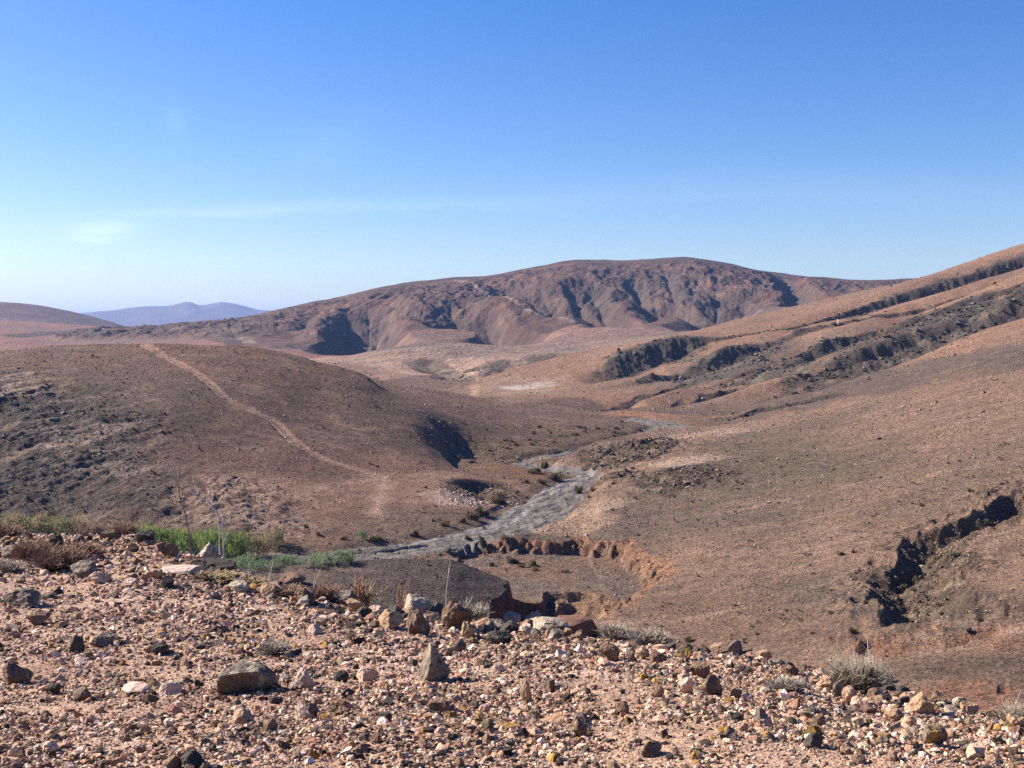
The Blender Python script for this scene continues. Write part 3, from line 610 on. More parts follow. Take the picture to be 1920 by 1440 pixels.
# mountain: dark slate upper part; gully shade deepened with darker colour
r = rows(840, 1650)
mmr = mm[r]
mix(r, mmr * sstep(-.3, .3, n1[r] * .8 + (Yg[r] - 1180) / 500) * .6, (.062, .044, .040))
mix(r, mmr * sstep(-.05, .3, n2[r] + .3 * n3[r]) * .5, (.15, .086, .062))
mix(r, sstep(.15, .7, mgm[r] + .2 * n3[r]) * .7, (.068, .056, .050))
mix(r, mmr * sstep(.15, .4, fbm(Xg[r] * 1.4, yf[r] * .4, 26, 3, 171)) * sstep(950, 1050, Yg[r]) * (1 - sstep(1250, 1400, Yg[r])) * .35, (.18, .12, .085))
mix(r4, mtrack * .55, (.27, .22, .18))
mix(rows(620, 1130), blurmask(M('plain') | M('middle_hill'))[rows(620, 1130)] * sstep(.1, .4, n2[rows(620, 1130)]) * .5, (.11, .095, .09))
# bare rock
rkn = sstep(.02, .5, rocky)
mix(allr, rkn * .85, (.105, .084, .064))
mix(allr, rkn * sstep(.15, .5, n3) * .7, (.22, .18, .13))
mix(allr, rkn * sstep(.2, .5, -n3) * .6, (.058, .047, .038))
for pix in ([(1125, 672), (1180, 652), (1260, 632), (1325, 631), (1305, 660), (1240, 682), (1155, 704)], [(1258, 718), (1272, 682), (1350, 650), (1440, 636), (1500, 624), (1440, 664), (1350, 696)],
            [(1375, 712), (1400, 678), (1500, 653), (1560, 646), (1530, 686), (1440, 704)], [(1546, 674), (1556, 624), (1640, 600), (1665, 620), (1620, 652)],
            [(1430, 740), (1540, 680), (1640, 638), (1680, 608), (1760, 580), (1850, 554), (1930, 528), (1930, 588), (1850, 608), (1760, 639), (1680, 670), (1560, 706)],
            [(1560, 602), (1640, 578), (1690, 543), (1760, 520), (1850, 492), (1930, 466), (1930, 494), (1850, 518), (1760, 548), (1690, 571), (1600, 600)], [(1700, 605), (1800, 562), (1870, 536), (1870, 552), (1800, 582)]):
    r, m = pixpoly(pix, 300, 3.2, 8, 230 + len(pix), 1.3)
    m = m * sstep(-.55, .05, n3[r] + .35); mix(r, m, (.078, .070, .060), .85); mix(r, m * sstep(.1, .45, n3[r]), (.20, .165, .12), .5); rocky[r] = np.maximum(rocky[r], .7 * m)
# left cliff: paler streaks and pink debris apron
r = rows(120, 345)
st = sstep(.05, .45, fbm(Xg[r] * .66 - yf[r] * .75, (Xg[r] * .75 + yf[r] * .66) * .25, 7, 4, 175))
mix(r, cliffL * .9, (.085, .075, .066)); mix(r, cliffL * st * .85, (.38, .30, .235)); mix(r, cliffL * sstep(.1, .4, -n3[r]) * .5, (.05, .045, .04))
mix(r, pinkL * sstep(-.5, .2, n3[r]) * .65, (.40, .29, .225))
# white outcrop low on the banded ridge
for cx, cy, rr, col, k in [(972, 726, 8, (.5, .45, .40), .8), (1010, 720, 7, (.42, .38, .33), .7), (1330, 780, 5, (.26, .15, .10), .6), (1185, 775, 8, (.30, .17, .10), .7), (1235, 779, 7, (.28, .16, .10), .6), (880, 935, 6, (.42, .32, .27), .7),
                           (1285, 868, 5, (.45, .35, .28), .5), (1120, 955, 4, (.40, .30, .23), .6), (1340, 815, 8, (.42, .31, .24), .5), (1900, 1182, 1.2, (.45, .33, .27), .6), (1060, 985, 6, (.4, .28, .2), .5)]:
    p = pick(cx, cy, Zb, 60); rr2 = rows(p[1] - rr * 3, p[1] + rr * 3); d = np.hypot((Xg[rr2] - p[0]) * .8, (Yg[rr2] - p[1]) * .7)
    mix(rr2, sstep(.35, .6, np.exp(-(d / rr) ** 2) + .45 * fbm(Xg[rr2], yf[rr2], rr * .5, 3, 177)) * k, col)
# eroded basin and gully
rs, basinm, gulm, drop1, lip = BAS
mix(rs, basinm * .75, (.24, .155, .11))
flat = basinm * sstep(.9, 1.0, drop1)
mix(rs, flat * sstep(-.3, .3, fbm(Xg[rs], yf[rs], 9, 3, 181)) * .8, (.15, .13, .115))
mix(rs, lip * sstep(.02, .3, basinm) * .6, (.33, .17, .10))
mix(rs, np.clip(drop1 * (1 - drop1) * 4, 0, 1) * .55, (.24, .14, .09))
mix(rs, gulm * .8 * (1 - sstep(2.6, 4.6, Xg[rs])), (.17, .075, .045))
mix(rs, gulm * .7 * sstep(2.6, 4.6, Xg[rs]), (.30, .20, .13))
# red earth, tracks, stream bed
mix(allr, redm * (.55 + .45 * sstep(-.3, .3, n3)), (.26, .115, .07), .6)
mix(r3, track * .85, (.36, .24, .18)); mix(r3, track * np.exp(-(hd / .3) ** 2) * .5, (.22, .14, .10)); mix(r3, track2 * 1.3, (.42, .30, .23))
rs, river = RIV
rg = sstep(-.35, .4, .6 * fbm(Xg[rs], yf[rs] * 1.0, 5, 4, 185) + .8 * fbm(rf * 260, rd * rsd * 2.6, 4.5, 3, 186))[..., None]
gcol = np.array((.098, .086, .074)) * (1 - rg) + np.array((.158, .140, .121)) * rg
ALB[rs] = ALB[rs] * (1 - river[..., None]) + gcol * river[..., None]
mix(rs, wtrack * .6, (.26, .245, .235))
# foreground dust patches
rs = slice(0, int(np.searchsorted(Y, 60))); fgm = blurmask(M('foreground'))[rs]
mix(rs, fgm * sstep(.1, .5, n1[rs]) * .6, (.52, .38, .30)); mix(rs, fgm * sstep(.1, .5, -n2[rs]) * .5, (.28, .165, .115))
ALB *= (1 + .16 * n3 + .10 * n2)[..., None]
_rv = np.zeros((NR, NC, 1), np.float32); _rv[RIV[0]] = RIV[1][..., None]; _f = blurmask(M('foreground'))[..., None]
ALB *= (1 - _rv) * (np.array((.97, .895, .845)) * (1 - _f) + np.array((.96, .91, .88)) * _f) + _rv
ALB = np.clip(ALB, .01, .8).astype(np.float32)
print('albedo', round(time.time() - T0, 1))

# ------------------------------------------------------------------ materials
def ground_material(name, scales, bump, rough=.95):
    m = bpy.data.materials.new(name); m.use_nodes = True; t = m.node_tree; b = t.nodes['Principled BSDF']
    b.inputs['Roughness'].default_value = rough; b.inputs['Specular IOR Level'].default_value = .15
    geo = N(t, 'ShaderNodeNewGeometry'); at = N(t, 'ShaderNodeAttribute', attribute_name='albedo')
    col = at.outputs['Color']; hgt = None
    for (sc_, lo, hi, bd, det) in scales:
        nz = N(t, 'ShaderNodeTexNoise'); nz.inputs['Scale'].default_value = sc_; nz.inputs['Detail'].default_value = det; nz.inputs['Roughness'].default_value = .65
        t.links.new(geo.outputs['Position'], nz.inputs['Vector'])
        mr = N(t, 'ShaderNodeMapRange'); mr.inputs['From Min'].default_value = .3; mr.inputs['From Max'].default_value = .7
        mr.inputs['To Min'].default_value = lo; mr.inputs['To Max'].default_value = hi; t.links.new(nz.outputs['Fac'], mr.inputs[0])
        mu = N(t, 'ShaderNodeMixRGB', blend_type='MULTIPLY'); mu.inputs['Fac'].default_value = 1
        t.links.new(col, mu.inputs['Color1']); t.links.new(mr.outputs[0], mu.inputs['Color2']); col = mu.outputs[0]
        bp = N(t, 'ShaderNodeBump'); bp.inputs['Strength'].default_value = bump; bp.inputs['Distance'].default_value = bd
        t.links.new(nz.outputs['Fac'], bp.inputs['Height'])
        if hgt is not None: t.links.new(hgt, bp.inputs['Normal'])
        hgt = bp.outputs[0]
    t.links.new(col, b.inputs['Base Color']); t.links.new(hgt, b.inputs['Normal'])
    return m
MG_NEAR = ground_material('stony_soil', [(9, .75, 1.25, .05, 4), (45, .7, 1.3, .015, 3)], 1.0)
MG_MID = ground_material('dry_hillside', [(.28, .85, 1.15, 1.2, 4), (1.1, .66, 1.36, .8, 5), (3.6, .5, 1.6, .5, 4)], 1.0)
MG_FAR = ground_material('far_hillside', [(.06, .85, 1.15, 5, 6), (.4, .68, 1.4, 1.3, 5)], 1.0)
MG_BED = ground_material('stream_gravel', [(1.2, .85, 1.15, .15, 4), (4.5, .6, 1.45, .12, 4)], 1.0)

# ------------------------------------------------------------------ ground meshes, one per landform of the sheet
def new_obj(name, me, mat=None, parent=None):
    o = bpy.data.objects.new(name, me); COL.objects.link(o)
    if mat is not None: me.materials.append(mat)
    if parent is not None: o.parent = parent
    return o
fo = owner.copy()
fowner = fo[:-1, :-1].astype(np.int16).copy()
rmask = np.zeros((NR, NC), np.float32); rmask[RIV[0]] = RIV[1]
fowner[(rmask[:-1, :-1] > .5)] = 50
fowner[:, :][(fowner == 0)] = 0
XYZ = np.stack([Xg, yf, Z + CZ], -1).astype(np.float32)
KIND = {0: ('valley_floor', MG_MID, 'flat brown floor of the valley along the stream bed'), 50: ('riverbed', MG_BED, 'dry grey gravel stream bed winding up the valley'),
        own['foreground']: ('ground', MG_NEAR, 'pink stony slope in the foreground'), own['near_mound']: ('mound', MG_MID, 'low dark grey gravel mound beyond the foreground slope'),
        own['left_hill']: ('hill', MG_MID, 'brown hill with a dirt track and a rocky left flank'), own['shoulder']: ('hill', MG_MID, 'long low shoulder with scrub at its foot, behind the nearer hill'),
        own['right_slope']: ('hillside', MG_MID, 'broad stony slope with a dark ravine'), own['banded_ridge']: ('ridge', MG_MID, 'orange brown ridge crossed by dark slanting rock bands'),
        own['middle_hill']: ('hill', MG_FAR, 'small rounded hill below the mountain'), own['near_fold']: ('hill', MG_FAR, 'low fold of ground before the small rounded hill'), own['foothill_a']: ('hill', MG_FAR, 'rounded foothill at the left foot of the mountain'), own['foothill_b']: ('hill', MG_FAR, 'rounded foothill below the middle of the mountain'), own['foothill_c']: ('hill', MG_FAR, 'grey brown foothill at the right foot of the mountain'),
        own['mountain']: ('mountain', MG_FAR, 'high dark brown mountain with shaded gullies'),
        own['plain']: ('plain', MG_FAR, 'reddish open plain'), own['far_hill']: ('hill', MG_FAR, 'dark smooth hill behind the plain'),
        own['distant_range']: ('mountain_range', MG_FAR, 'blue hazy mountain range on the horizon')}
idx = np.arange(NR * NC).reshape(NR, NC)
for k, (nm, mat, lab) in KIND.items():
    rr, cc = np.nonzero(fowner == k)
    if len(rr) == 0: continue
    q = np.stack([idx[rr, cc], idx[rr, cc + 1], idx[rr + 1, cc + 1], idx[rr + 1, cc]], 1)
    used, inv = np.unique(q.ravel(), return_inverse=True)
    me = bpy.data.meshes.new(nm)
    me.vertices.add(len(used)); me.vertices.foreach_set('co', XYZ.reshape(-1, 3)[used].ravel())
    me.loops.add(len(inv)); me.loops.foreach_set('vertex_index', inv.astype(np.int32).ravel())
    me.polygons.add(len(q)); me.polygons.foreach_set('loop_start', np.arange(0, len(inv), 4, dtype=np.int32))
    me.polygons.foreach_set('use_smooth', np.ones(len(q), bool))
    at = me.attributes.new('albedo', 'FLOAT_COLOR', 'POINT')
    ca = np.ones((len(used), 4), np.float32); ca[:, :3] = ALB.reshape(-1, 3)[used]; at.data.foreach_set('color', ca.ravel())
    me.update(calc_edges=True)
    o = new_obj(nm, me, mat); o['kind'] = 'structure'; o['label'] = lab
print('meshes', round(time.time() - T0, 1))

# ------------------------------------------------------------------ haze
hm = bpy.data.materials.new('haze_air'); hm.use_nodes = True; ht = hm.node_tree; ht.nodes.remove(ht.nodes['Principled BSDF'])
pv = N(ht, 'ShaderNodeVolumePrincipled'); pv.inputs['Color'].default_value = (.28, .50, 1.0, 1); pv.inputs['Density'].default_value = 0.000068; pv.inputs['Anisotropy'].default_value = 0.0
ht.links.new(pv.outputs[0], ht.nodes['Material Output'].inputs['Volume'])
zl, zh = float(Z.min()) + CZ - 1, float(Z.max()) + CZ + 30
v = [(sx, sy, sz) for sz in (zl, zh) for sx, sy in ((-22000, -300), (22000, -300), (22000, 16500), (-22000, 16500))]
me = bpy.data.meshes.new('haze'); me.from_pydata(v, [], [(0, 3, 2, 1), (4, 5, 6, 7), (0, 1, 5, 4), (1, 2, 6, 5), (2, 3, 7, 6), (3, 0, 4, 7)]); me.update()
hz = new_obj('haze', me, hm); hz['kind'] = 'stuff'; hz['label'] = 'thin bluish haze filling the air over the valley'

# ================================================================== things on the ground
def tag(o, label=None, cat=None, group=None, kind=None):
    for k, v in (('label', label), ('category', cat), ('group', group), ('kind', kind)):
        if v: o[k] = v
    return o
def mesh_np(name, verts, faces_flat, nper, mat=None, cols=None, smooth=False):
    """faces_flat: flat index array with nper corners per face"""
    me = bpy.data.meshes.new(name); nv = len(verts); nf = len(faces_flat) // nper
    me.vertices.add(nv); me.vertices.foreach_set('co', np.asarray(verts, np.float32).ravel())
    me.loops.add(nf * nper); me.loops.foreach_set('vertex_index', np.asarray(faces_flat, np.int32))
    me.polygons.add(nf); me.polygons.foreach_set('loop_start', np.arange(0, nf * nper, nper, dtype=np.int32))
    me.polygons.foreach_set('use_smooth', np.full(nf, smooth))
    if cols is not None:
        at = me.attributes.new('albedo', 'FLOAT_COLOR', 'POINT'); c = np.ones((nv, 4), np.float32); c[:, :3] = cols; at.data.foreach_set('color', c.ravel())
    if mat is not None: me.materials.append(mat)
    me.update(calc_edges=True); return me
import bmesh
def ico(sub):
    bm = bmesh.new(); bmesh.ops.create_icosphere(bm, subdivisions=sub, radius=1)
    v = np.array([x.co[:] for x in bm.verts]); f = np.array([[x.index for x in fc.verts] for fc in bm.faces]).ravel(); bm.free(); return v, f
ICO = {k: ico(k) for k in (1, 2, 3, 4)}
def rock_shape(sub, seed, cuts=9, rough=.06, lo=.45, hi=.85, top=None):
    r = np.random.default_rng(seed); v, f = ICO[sub]; v = v.copy()
    v *= 1 + .25 * np.array([mnoise.noise(Vector(p * .9 + seed * 3.1)) for p in v])[:, None]
    for _ in range(cuts):
        n = r.normal(size=3); n /= np.linalg.norm(n); d = r.uniform(lo, hi)
        v -= np.outer(np.maximum(v @ n - d, 0) * .93, n)
    if rough and sub >= 3:
        a = np.array([mnoise.fractal(Vector(p * 2.6 + seed * 7.7), 1.0, 2.0, 4) for p in v])
        b = np.array([abs(mnoise.noise(Vector(p * 4.1 + seed))) for p in v])
        v *= (1 + rough * 1.6 * a - rough * 1.2 * b)[:, None]
    v -= (v.max(0) + v.min(0)) / 2; v /= (v.max(0) - v.min(0)) / 2
    return v, f

# ---- materials for rocks and plants
def rock_material(name, c1, c2, c3=None, amt3=.55, lich=None, lamt=.62):
    m = bpy.data.materials.new(name); m.use_nodes = True; t = m.node_tree; b = t.nodes['Principled BSDF']
    b.inputs['Roughness'].default_value = .92; b.inputs['Specular IOR Level'].default_value = .2
    geo = N(t, 'ShaderNodeNewGeometry')
    def noise(sc_, det, rough=.6):
        n = N(t, 'ShaderNodeTexNoise'); n.inputs['Scale'].default_value = sc_; n.inputs['Detail'].default_value = det; n.inputs['Roughness'].default_value = rough
        t.links.new(geo.outputs['Position'], n.inputs['Vector']); return n.outputs['Fac']
    def ramp(src, a, bb):
        r = N(t, 'ShaderNodeMapRange'); r.inputs['From Min'].default_value = a; r.inputs['From Max'].default_value = bb; t.links.new(src, r.inputs[0]); return r.outputs[0]
    def mixc(fac, x, y):
        q = N(t, 'ShaderNodeMixRGB'); t.links.new(fac, q.inputs[0])
        for i, v in ((1, x), (2, y)):
            if isinstance(v, tuple): q.inputs[i].default_value = (*v, 1)
            else: t.links.new(v, q.inputs[i])
        return q.outputs[0]
    col = mixc(ramp(noise(9, 5), .38, .62), c1, c2)
    if c3: col = mixc(ramp(noise(14, 4), amt3, amt3 + .08), col, c3)
    if lich: col = mixc(ramp(noise(17, 3), lamt, lamt + .05), col, lich)
    sp = mixc(ramp(noise(70, 3), .3, .7), (.72, .72, .72), (1.25, 1.25, 1.25))
    mu = N(t, 'ShaderNodeMixRGB', blend_type='MULTIPLY'); mu.inputs[0].default_value = 1; t.links.new(col, mu.inputs[1]); t.links.new(sp, mu.inputs[2])
    t.links.new(mu.outputs[0], b.inputs['Base Color'])
    bp = N(t, 'ShaderNodeBump'); bp.inputs['Strength'].default_value = .9; bp.inputs['Distance'].default_value = .02; t.links.new(noise(38, 5), bp.inputs['Height'])
    bp2 = N(t, 'ShaderNodeBump'); bp2.inputs['Strength'].default_value = .8; bp2.inputs['Distance'].default_value = .05; t.links.new(noise(10, 3), bp2.inputs['Height']); t.links.new(bp.outputs[0], bp2.inputs['Normal'])
    t.links.new(bp2.outputs[0], b.inputs['Normal']); return m
RM = {
 'brown': rock_material('brown_basalt', (.22, .14, .09), (.11, .07, .048), (.32, .22, .15), .58),
 'dark': rock_material('dark_basalt', (.075, .062, .052), (.045, .04, .036), (.17, .13, .10), .62),
 'grey': rock_material('grey_lichened_rock', (.22, .175, .135), (.10, .08, .062), (.36, .31, .25), .57),
 'pale': rock_material('pale_lichened_rock', (.40, .33, .25), (.24, .185, .135), (.48, .43, .34), .55),
 'tan': rock_material('tan_rock', (.40, .27, .17), (.26, .165, .10), (.13, .085, .055), .60),
 'pink': rock_material('pink_rock', (.60, .42, .32), (.44, .28, .20), (.26, .17, .12), .64),
 'ochre': rock_material('ochre_lichened_rock', (.20, .145, .10), (.10, .08, .06), None, .6, (.34, .19, .045), .55),
}
def attr_material(name, rough=.9, var=(30, .8, 1.2), bump=0, trans=0):
    m = bpy.data.materials.new(name); m.use_nodes = True; t = m.node_tree; b = t.nodes['Principled BSDF']
    b.inputs['Roughness'].default_value = rough; b.inputs['Specular IOR Level'].default_value = .15
    at = N(t, 'ShaderNodeAttribute', attribute_name='albedo'); geo = N(t, 'ShaderNodeNewGeometry')
    nz = N(t, 'ShaderNodeTexNoise'); nz.inputs['Scale'].default_value = var[0]; nz.inputs['Detail'].default_value = 3; t.links.new(geo.outputs['Position'], nz.inputs['Vector'])
    mr = N(t, 'ShaderNodeMapRange'); mr.inputs['From Min'].default_value = .3; mr.inputs['From Max'].default_value = .7; mr.inputs['To Min'].default_value = var[1]; mr.inputs['To Max'].default_value = var[2]; t.links.new(nz.outputs['Fac'], mr.inputs[0])
    mu = N(t, 'ShaderNodeMixRGB', blend_type='MULTIPLY'); mu.inputs[0].default_value = 1; t.links.new(at.outputs['Color'], mu.inputs[1]); t.links.new(mr.outputs[0], mu.inputs[2]); t.links.new(mu.outputs[0], b.inputs['Base Color'])
    if bump:
        bp = N(t, 'ShaderNodeBump'); bp.inputs['Strength'].default_value = .8; bp.inputs['Distance'].default_value = bump; t.links.new(nz.outputs['Fac'], bp.inputs['Height']); t.links.new(bp.outputs[0], b.inputs['Normal'])
    return m
M_PEB = attr_material('mixed_gravel', .9, (60, .75, 1.25), .01)
M_STO = attr_material('hillside_stone', .95, (3, .8, 1.2))
M_LEAF = attr_material('shrub_foliage', .85, (2, .75, 1.25))
_t = M_LEAF.node_tree; _b = _t.nodes['Principled BSDF']; _tr = N(_t, 'ShaderNodeBsdfTranslucent'); _mx = N(_t, 'ShaderNodeMixShader'); _mx.inputs[0].default_value = .4
_t.links.new(_b.inputs['Base Color'].links[0].from_socket, _tr.inputs['Color']); _t.links.new(_b.outputs[0], _mx.inputs[1]); _t.links.new(_tr.outputs[0], _mx.inputs[2]); _t.links.new(_mx.outputs[0], _t.nodes['Material Output'].inputs['Surface'])

# ---- hero rocks: px centre, py of the base, width px, height px, material, angularity seed, label
def spot(px, py, ymin=2.5):
    p = pick(px, py, Z, ymin); return p[0], p[1], float(ground(p[0], p[1]))
ROCKS = [
 (812,1279,74,66,'tall','tall two-toned boulder with a pointed top standing alone on the slope'),
 (467,1300,108,48,'grey','large low dark grey boulder with pale lichen spots, among pink stones'),
 (572,1288,46,34,'pink','pink pyramid-shaped block just right of the large dark grey boulder'),
 (30,1284,58,34,'brown','brown boulder with a dark top at the left border of the stony slope'),
 (146,1224,28,30,'dark','upright near-black rock on pink gravel, left part of the slope'),
 (195,1213,44,22,'grey','low grey-brown rounded rock right beside the upright near-black rock'),
 (303,1226,38,20,'dark','squat black and brown rock alone on fine gravel'),
 (77,1171,42,24,'brown','flat-topped dark brown boulder below the long double rock on the left'),
 (42,1138,74,30,'grey','long grey double rock lying at the left border'),
 (158,1086,54,30,'grey','big rounded grey boulder in front of the reddish dry shrubs'),
 (187,1094,44,20,'pink','low pinkish mound of rock against the big rounded grey boulder'),
 (25,1048,38,24,'grey','grey boulder left of the reddish dry shrubs'),
 (103,1029,34,24,'dark','dark boulder between the two reddish dry shrubs'),
 (316,1043,42,24,'brown','brown boulder with pale top on the left skyline of the slope'),
 (389,1052,52,30,'pale','large pale-topped boulder at the foot of the thin dead stalk'),
 (402,1072,86,22,'dark','long dark ledge of rock under the tall branched dead stalk'),
 (272,1022,36,24,'dark','black jagged rock at the top of the pink rubble'),
 (448,1112,40,20,'pale','pale rounded rock on the edge, first in the row right of the straw tufts'),
 (506,1116,38,20,'tan','sloping tan rock on the edge between two pale ones'),
 (550,1098,52,22,'brown','broad brown boulder lying just below the edge of the slope'),
 (571,1133,40,28,'brown','rounded brown boulder at the foot of the forked white twig'),
 (645,1135,42,24,'grey','grey-green rock on the edge beside the orange stems'),
 (667,1148,36,22,'tan','tan rounded rock just in front of the grey-green rock on the edge'),
 (783,1150,54,32,'pale','pale grey boulder topmost of the boulder pile on the edge'),
 (818,1157,26,26,'dark','dark knobbly rock between the pale boulder and the big brown boulder'),
 (735,1177,64,30,'tan','wedge-shaped tan rock at the left end of the boulder pile'),
 (785,1191,44,42,'brown','rounded brown boulder in front of the pale boulder of the pile'),
 (857,1181,62,48,'brown','biggest brown boulder of the pile on the edge'),
 (876,1198,34,30,'tan','tan pointed rock in front of the biggest brown boulder'),
 (901,1164,28,24,'pale','grey-green round rock behind the pile, next to a twiggy shrub'),
 (916,1187,28,22,'grey','egg-shaped grey rock right of the tan pointed rock'),
 (950,1172,54,26,'pale','pale flat-topped boulder in the right half of the pile'),
 (935,1207,54,20,'dark','low jagged dark rock in front of the pale flat-topped boulder'),
 (997,1171,42,24,'pale','pale boulder left of the long slab on the edge'),
 (1030,1186,80,22,'pale','long pale slab lying on the edge above the red gully'),
 (1043,1199,32,16,'grey','small blue-grey rock in front of the long slab'),
 (858,1223,34,20,'brown','brown rock on the gravel behind the tall two-toned boulder'),
 (688,1281,44,26,'pink','hollowed pink and grey rock between the dark boulder and the tall boulder'),
 (640,1278,30,18,'dark','dark grey rock half buried in pale pink stones'),
 (986,1314,28,38,'tan','upright pointed tan stone casting a shadow on the lower slope'),
 (1032,1298,24,22,'brown','small pointed brown rock right of the upright tan stone'),
 (1100,1305,26,16,'ochre','squat ochre rock alone right of the small pointed brown rock'),
 (825,1335,50,22,'brown','flat angular dark brown slab below the tall two-toned boulder'),
 (770,1329,22,14,'ochre','small ochre-topped rock just left of the flat angular slab'),
 (722,1358,28,20,'dark','black block on fine gravel below the small ochre-topped rock'),
 (1088,1383,26,32,'brown','upright plain brown stone near the bottom of the slope'),
 (1098,1344,26,18,'tan','knobbly tan rock behind the upright plain brown stone'),
 (1141,1238,40,30,'brown','large rounded brown rock near the edge, left of the skyline row'),
 (1204,1235,26,18,'tan','two-faced tan rock left of the black flat rock'),
 (1180,1241,26,18,'brown','ochre-brown rock leaning beside the large rounded brown rock'),
 (1232,1243,28,18,'brown','low brown rock in front of the black flat rock'),
 (1254,1223,28,16,'dark','black flat rock on the edge of the slope'),
 (1284,1236,30,26,'ochre','ochre-brown lumpy rock right of the black flat rock'),
 (1324,1229,20,17,'dark','small round dark brown rock first in the skyline row'),
 (1342,1229,20,22,'tan','arched tan rock second in the skyline row'),
 (1377,1230,30,28,'grey','grey boulder, largest of the skyline row'),
 (1433,1241,30,20,'tan','flat-topped tan block at the right end of the skyline row'),
 (1458,1249,28,10,'grey','small blue-grey flat stone right of the flat-topped tan block'),
 (1311,1270,38,25,'brown','brown humped rock in front of the skyline row'),
 (1336,1306,42,38,'ochre','blocky brown boulder with a white face and a long shadow'),
 (1286,1300,30,28,'pink','pinkish overhanging rock left of the blocky brown boulder'),
 (1230,1306,32,18,'tan','tan gabled rock on the gravel left of the overhanging rock'),
 (1482,1266,34,17,'brown','low brown rock where the edge bends down'),
 (1515,1270,18,10,'pale','small pale stone between the edge bend and the grey-green bush'),
 (1553,1294,38,24,'tan','slanting tan rock at the left foot of the grey-green bush'),
 (1428,1358,38,26,'grey','pointed grey rock in the lower right of the slope'),
 (1391,1371,28,16,'tan','tan block just left of the pointed grey rock'),
 (1362,1382,36,18,'ochre','ochre lichened rock below the tan block'),
 (1441,1389,30,16,'ochre','ochre lichened block below the pointed grey rock'),
 (1526,1404,38,28,'dark','dark angular rock near the lower right of the slope'),
 (1221,1416,42,24,'ochre','bright ochre lichened rock near the bottom of the slope'),
 (1722,1338,62,34,'tan','largest tan slab on the edge at the right'),
 (1754,1326,30,26,'brown','dark brown peaked rock behind the largest tan slab'),
 (1701,1319,32,18,'tan','low tan rock touching the left of the largest tan slab'),
 (1798,1328,32,20,'pale','pale grey rounded rock on the edge right of the dark brown peaked rock'),
 (1817,1343,36,22,'tan','two-part pinkish tan rock below the pale grey rounded rock'),
 (1784,1339,26,13,'pale','small cream flat stone in front of the pale grey rounded rock'),
 (1592,1320,28,30,'tan','upright tan rock in front of the grey-green bush'),
 (1572,1306,24,24,'grey','narrow grey rock left of the upright tan rock'),
 (1606,1326,26,18,'pink','pink wedge at the foot of the upright tan rock'),
 (1638,1313,24,20,'brown','brown rock right of the upright tan rock'),
 (1665,1299,28,22,'dark','black rock at the right foot of the grey-green bush'),
 (1664,1283,24,16,'grey','grey boulder with a white patch behind the black rock'),
 (1693,1302,26,14,'dark','low black rock between the bush and the largest tan slab'),
 (1754,1400,46,36,'ochre','big ochre-capped boulder in the lower right corner'),
 (1658,1400,36,20,'ochre','dark ochre-edged rock left of the big ochre-capped boulder'),
 (1676,1353,36,20,'tan','tan double rock in front of the largest tan slab'),
 (1703,1366,30,20,'pink','pink leaning rock below the tan double rock'),
 (1905,1364,34,22,'tan','tan rock cut by the right border of the picture'),
 (1860,1350,26,16,'ochre','rock with a yellow lichen spot near the right border'),
 (1818,1418,40,20,'ochre','low dark rock with ochre rim, bottom right'),
 (365,1444,58,30,'dark','large black boulder cut by the bottom border'),
 (322,1442,36,22,'brown','brown rock left of the large black boulder at the bottom'),
 (506,1375,28,24,'brown','round brown-grey rock above the bottom border, left half'),
 (452,1360,52,28,'tan','tan peaked rock with orange lichen, left lower slope'),
 (584,1342,28,21,'ochre','yellow-orange capped rock on the lower left slope'),
 (155,1315,44,24,'ochre','ochre lichened rock at lower left'),
 (102,1302,28,20,'dark','dark rock just left of the ochre lichened rock at lower left'),
 (859,1442,28,20,'brown','pointed brown rock cut by the bottom border'),
 (317,1303,48,20,'slab','pale pink flat slab left of the large dark grey boulder'),
 (255,1301,60,13,'slab','long cream slab beside the pale pink flat slab'),
 (935,1259,26,12,'slab','small whitish slab right of the tall two-toned boulder'),
 (150,1246,30,10,'slab','thin pink flat stone below the upright near-black rock'),
 (335,1078,80,12,'slab','broad flat pink slab under the dark ledge of rock'),
 (290,1085,34,16,'tan','angular tan block on the flat pink slab'),
 (245,1100,30,14,'pink','orange-pink block below the angular tan block'),
 (590,1188,30,14,'slab','pale rock in gravel right of centre left slope'),
]
TALL = rock_material('two_toned_rock', (.27, .215, .16), (.17, .125, .09), (.08, .065, .052), .57)
SLAB = rock_material('pale_pink_slab', (.55, .41, .34), (.46, .32, .255), (.35, .24, .19), .66)
RM['tall'] = TALL; RM['slab'] = SLAB
LM = []                                   # landmarks for the labels of small rocks
taken = []
def put_rock(name, me, px, py, wpx, hpx, mat, label, group, rz=None, cat='rock', sink=.18):
    x, y, z = spot(px, py)
    s = y / FPX; W_, H_ = wpx * s / 2, hpx * s / 2
    o = bpy.data.objects.new(name, me); COL.objects.link(o)
    W_ *= 1.0; H_ *= 1.12; yy = y + W_ * .35
    o.location = (x * yy / y, yy, z + H_ * (1 - sink))
    o.scale = (W_, W_ * .85, H_ * (1 + sink)); o.rotation_euler = (0, 0, rz if rz is not None else 0)
    o.material_slots[0].link = 'OBJECT'; o.material_slots[0].material = RM[mat]
    tag(o, label, cat, group); taken.append((x, yy, W_)); return o
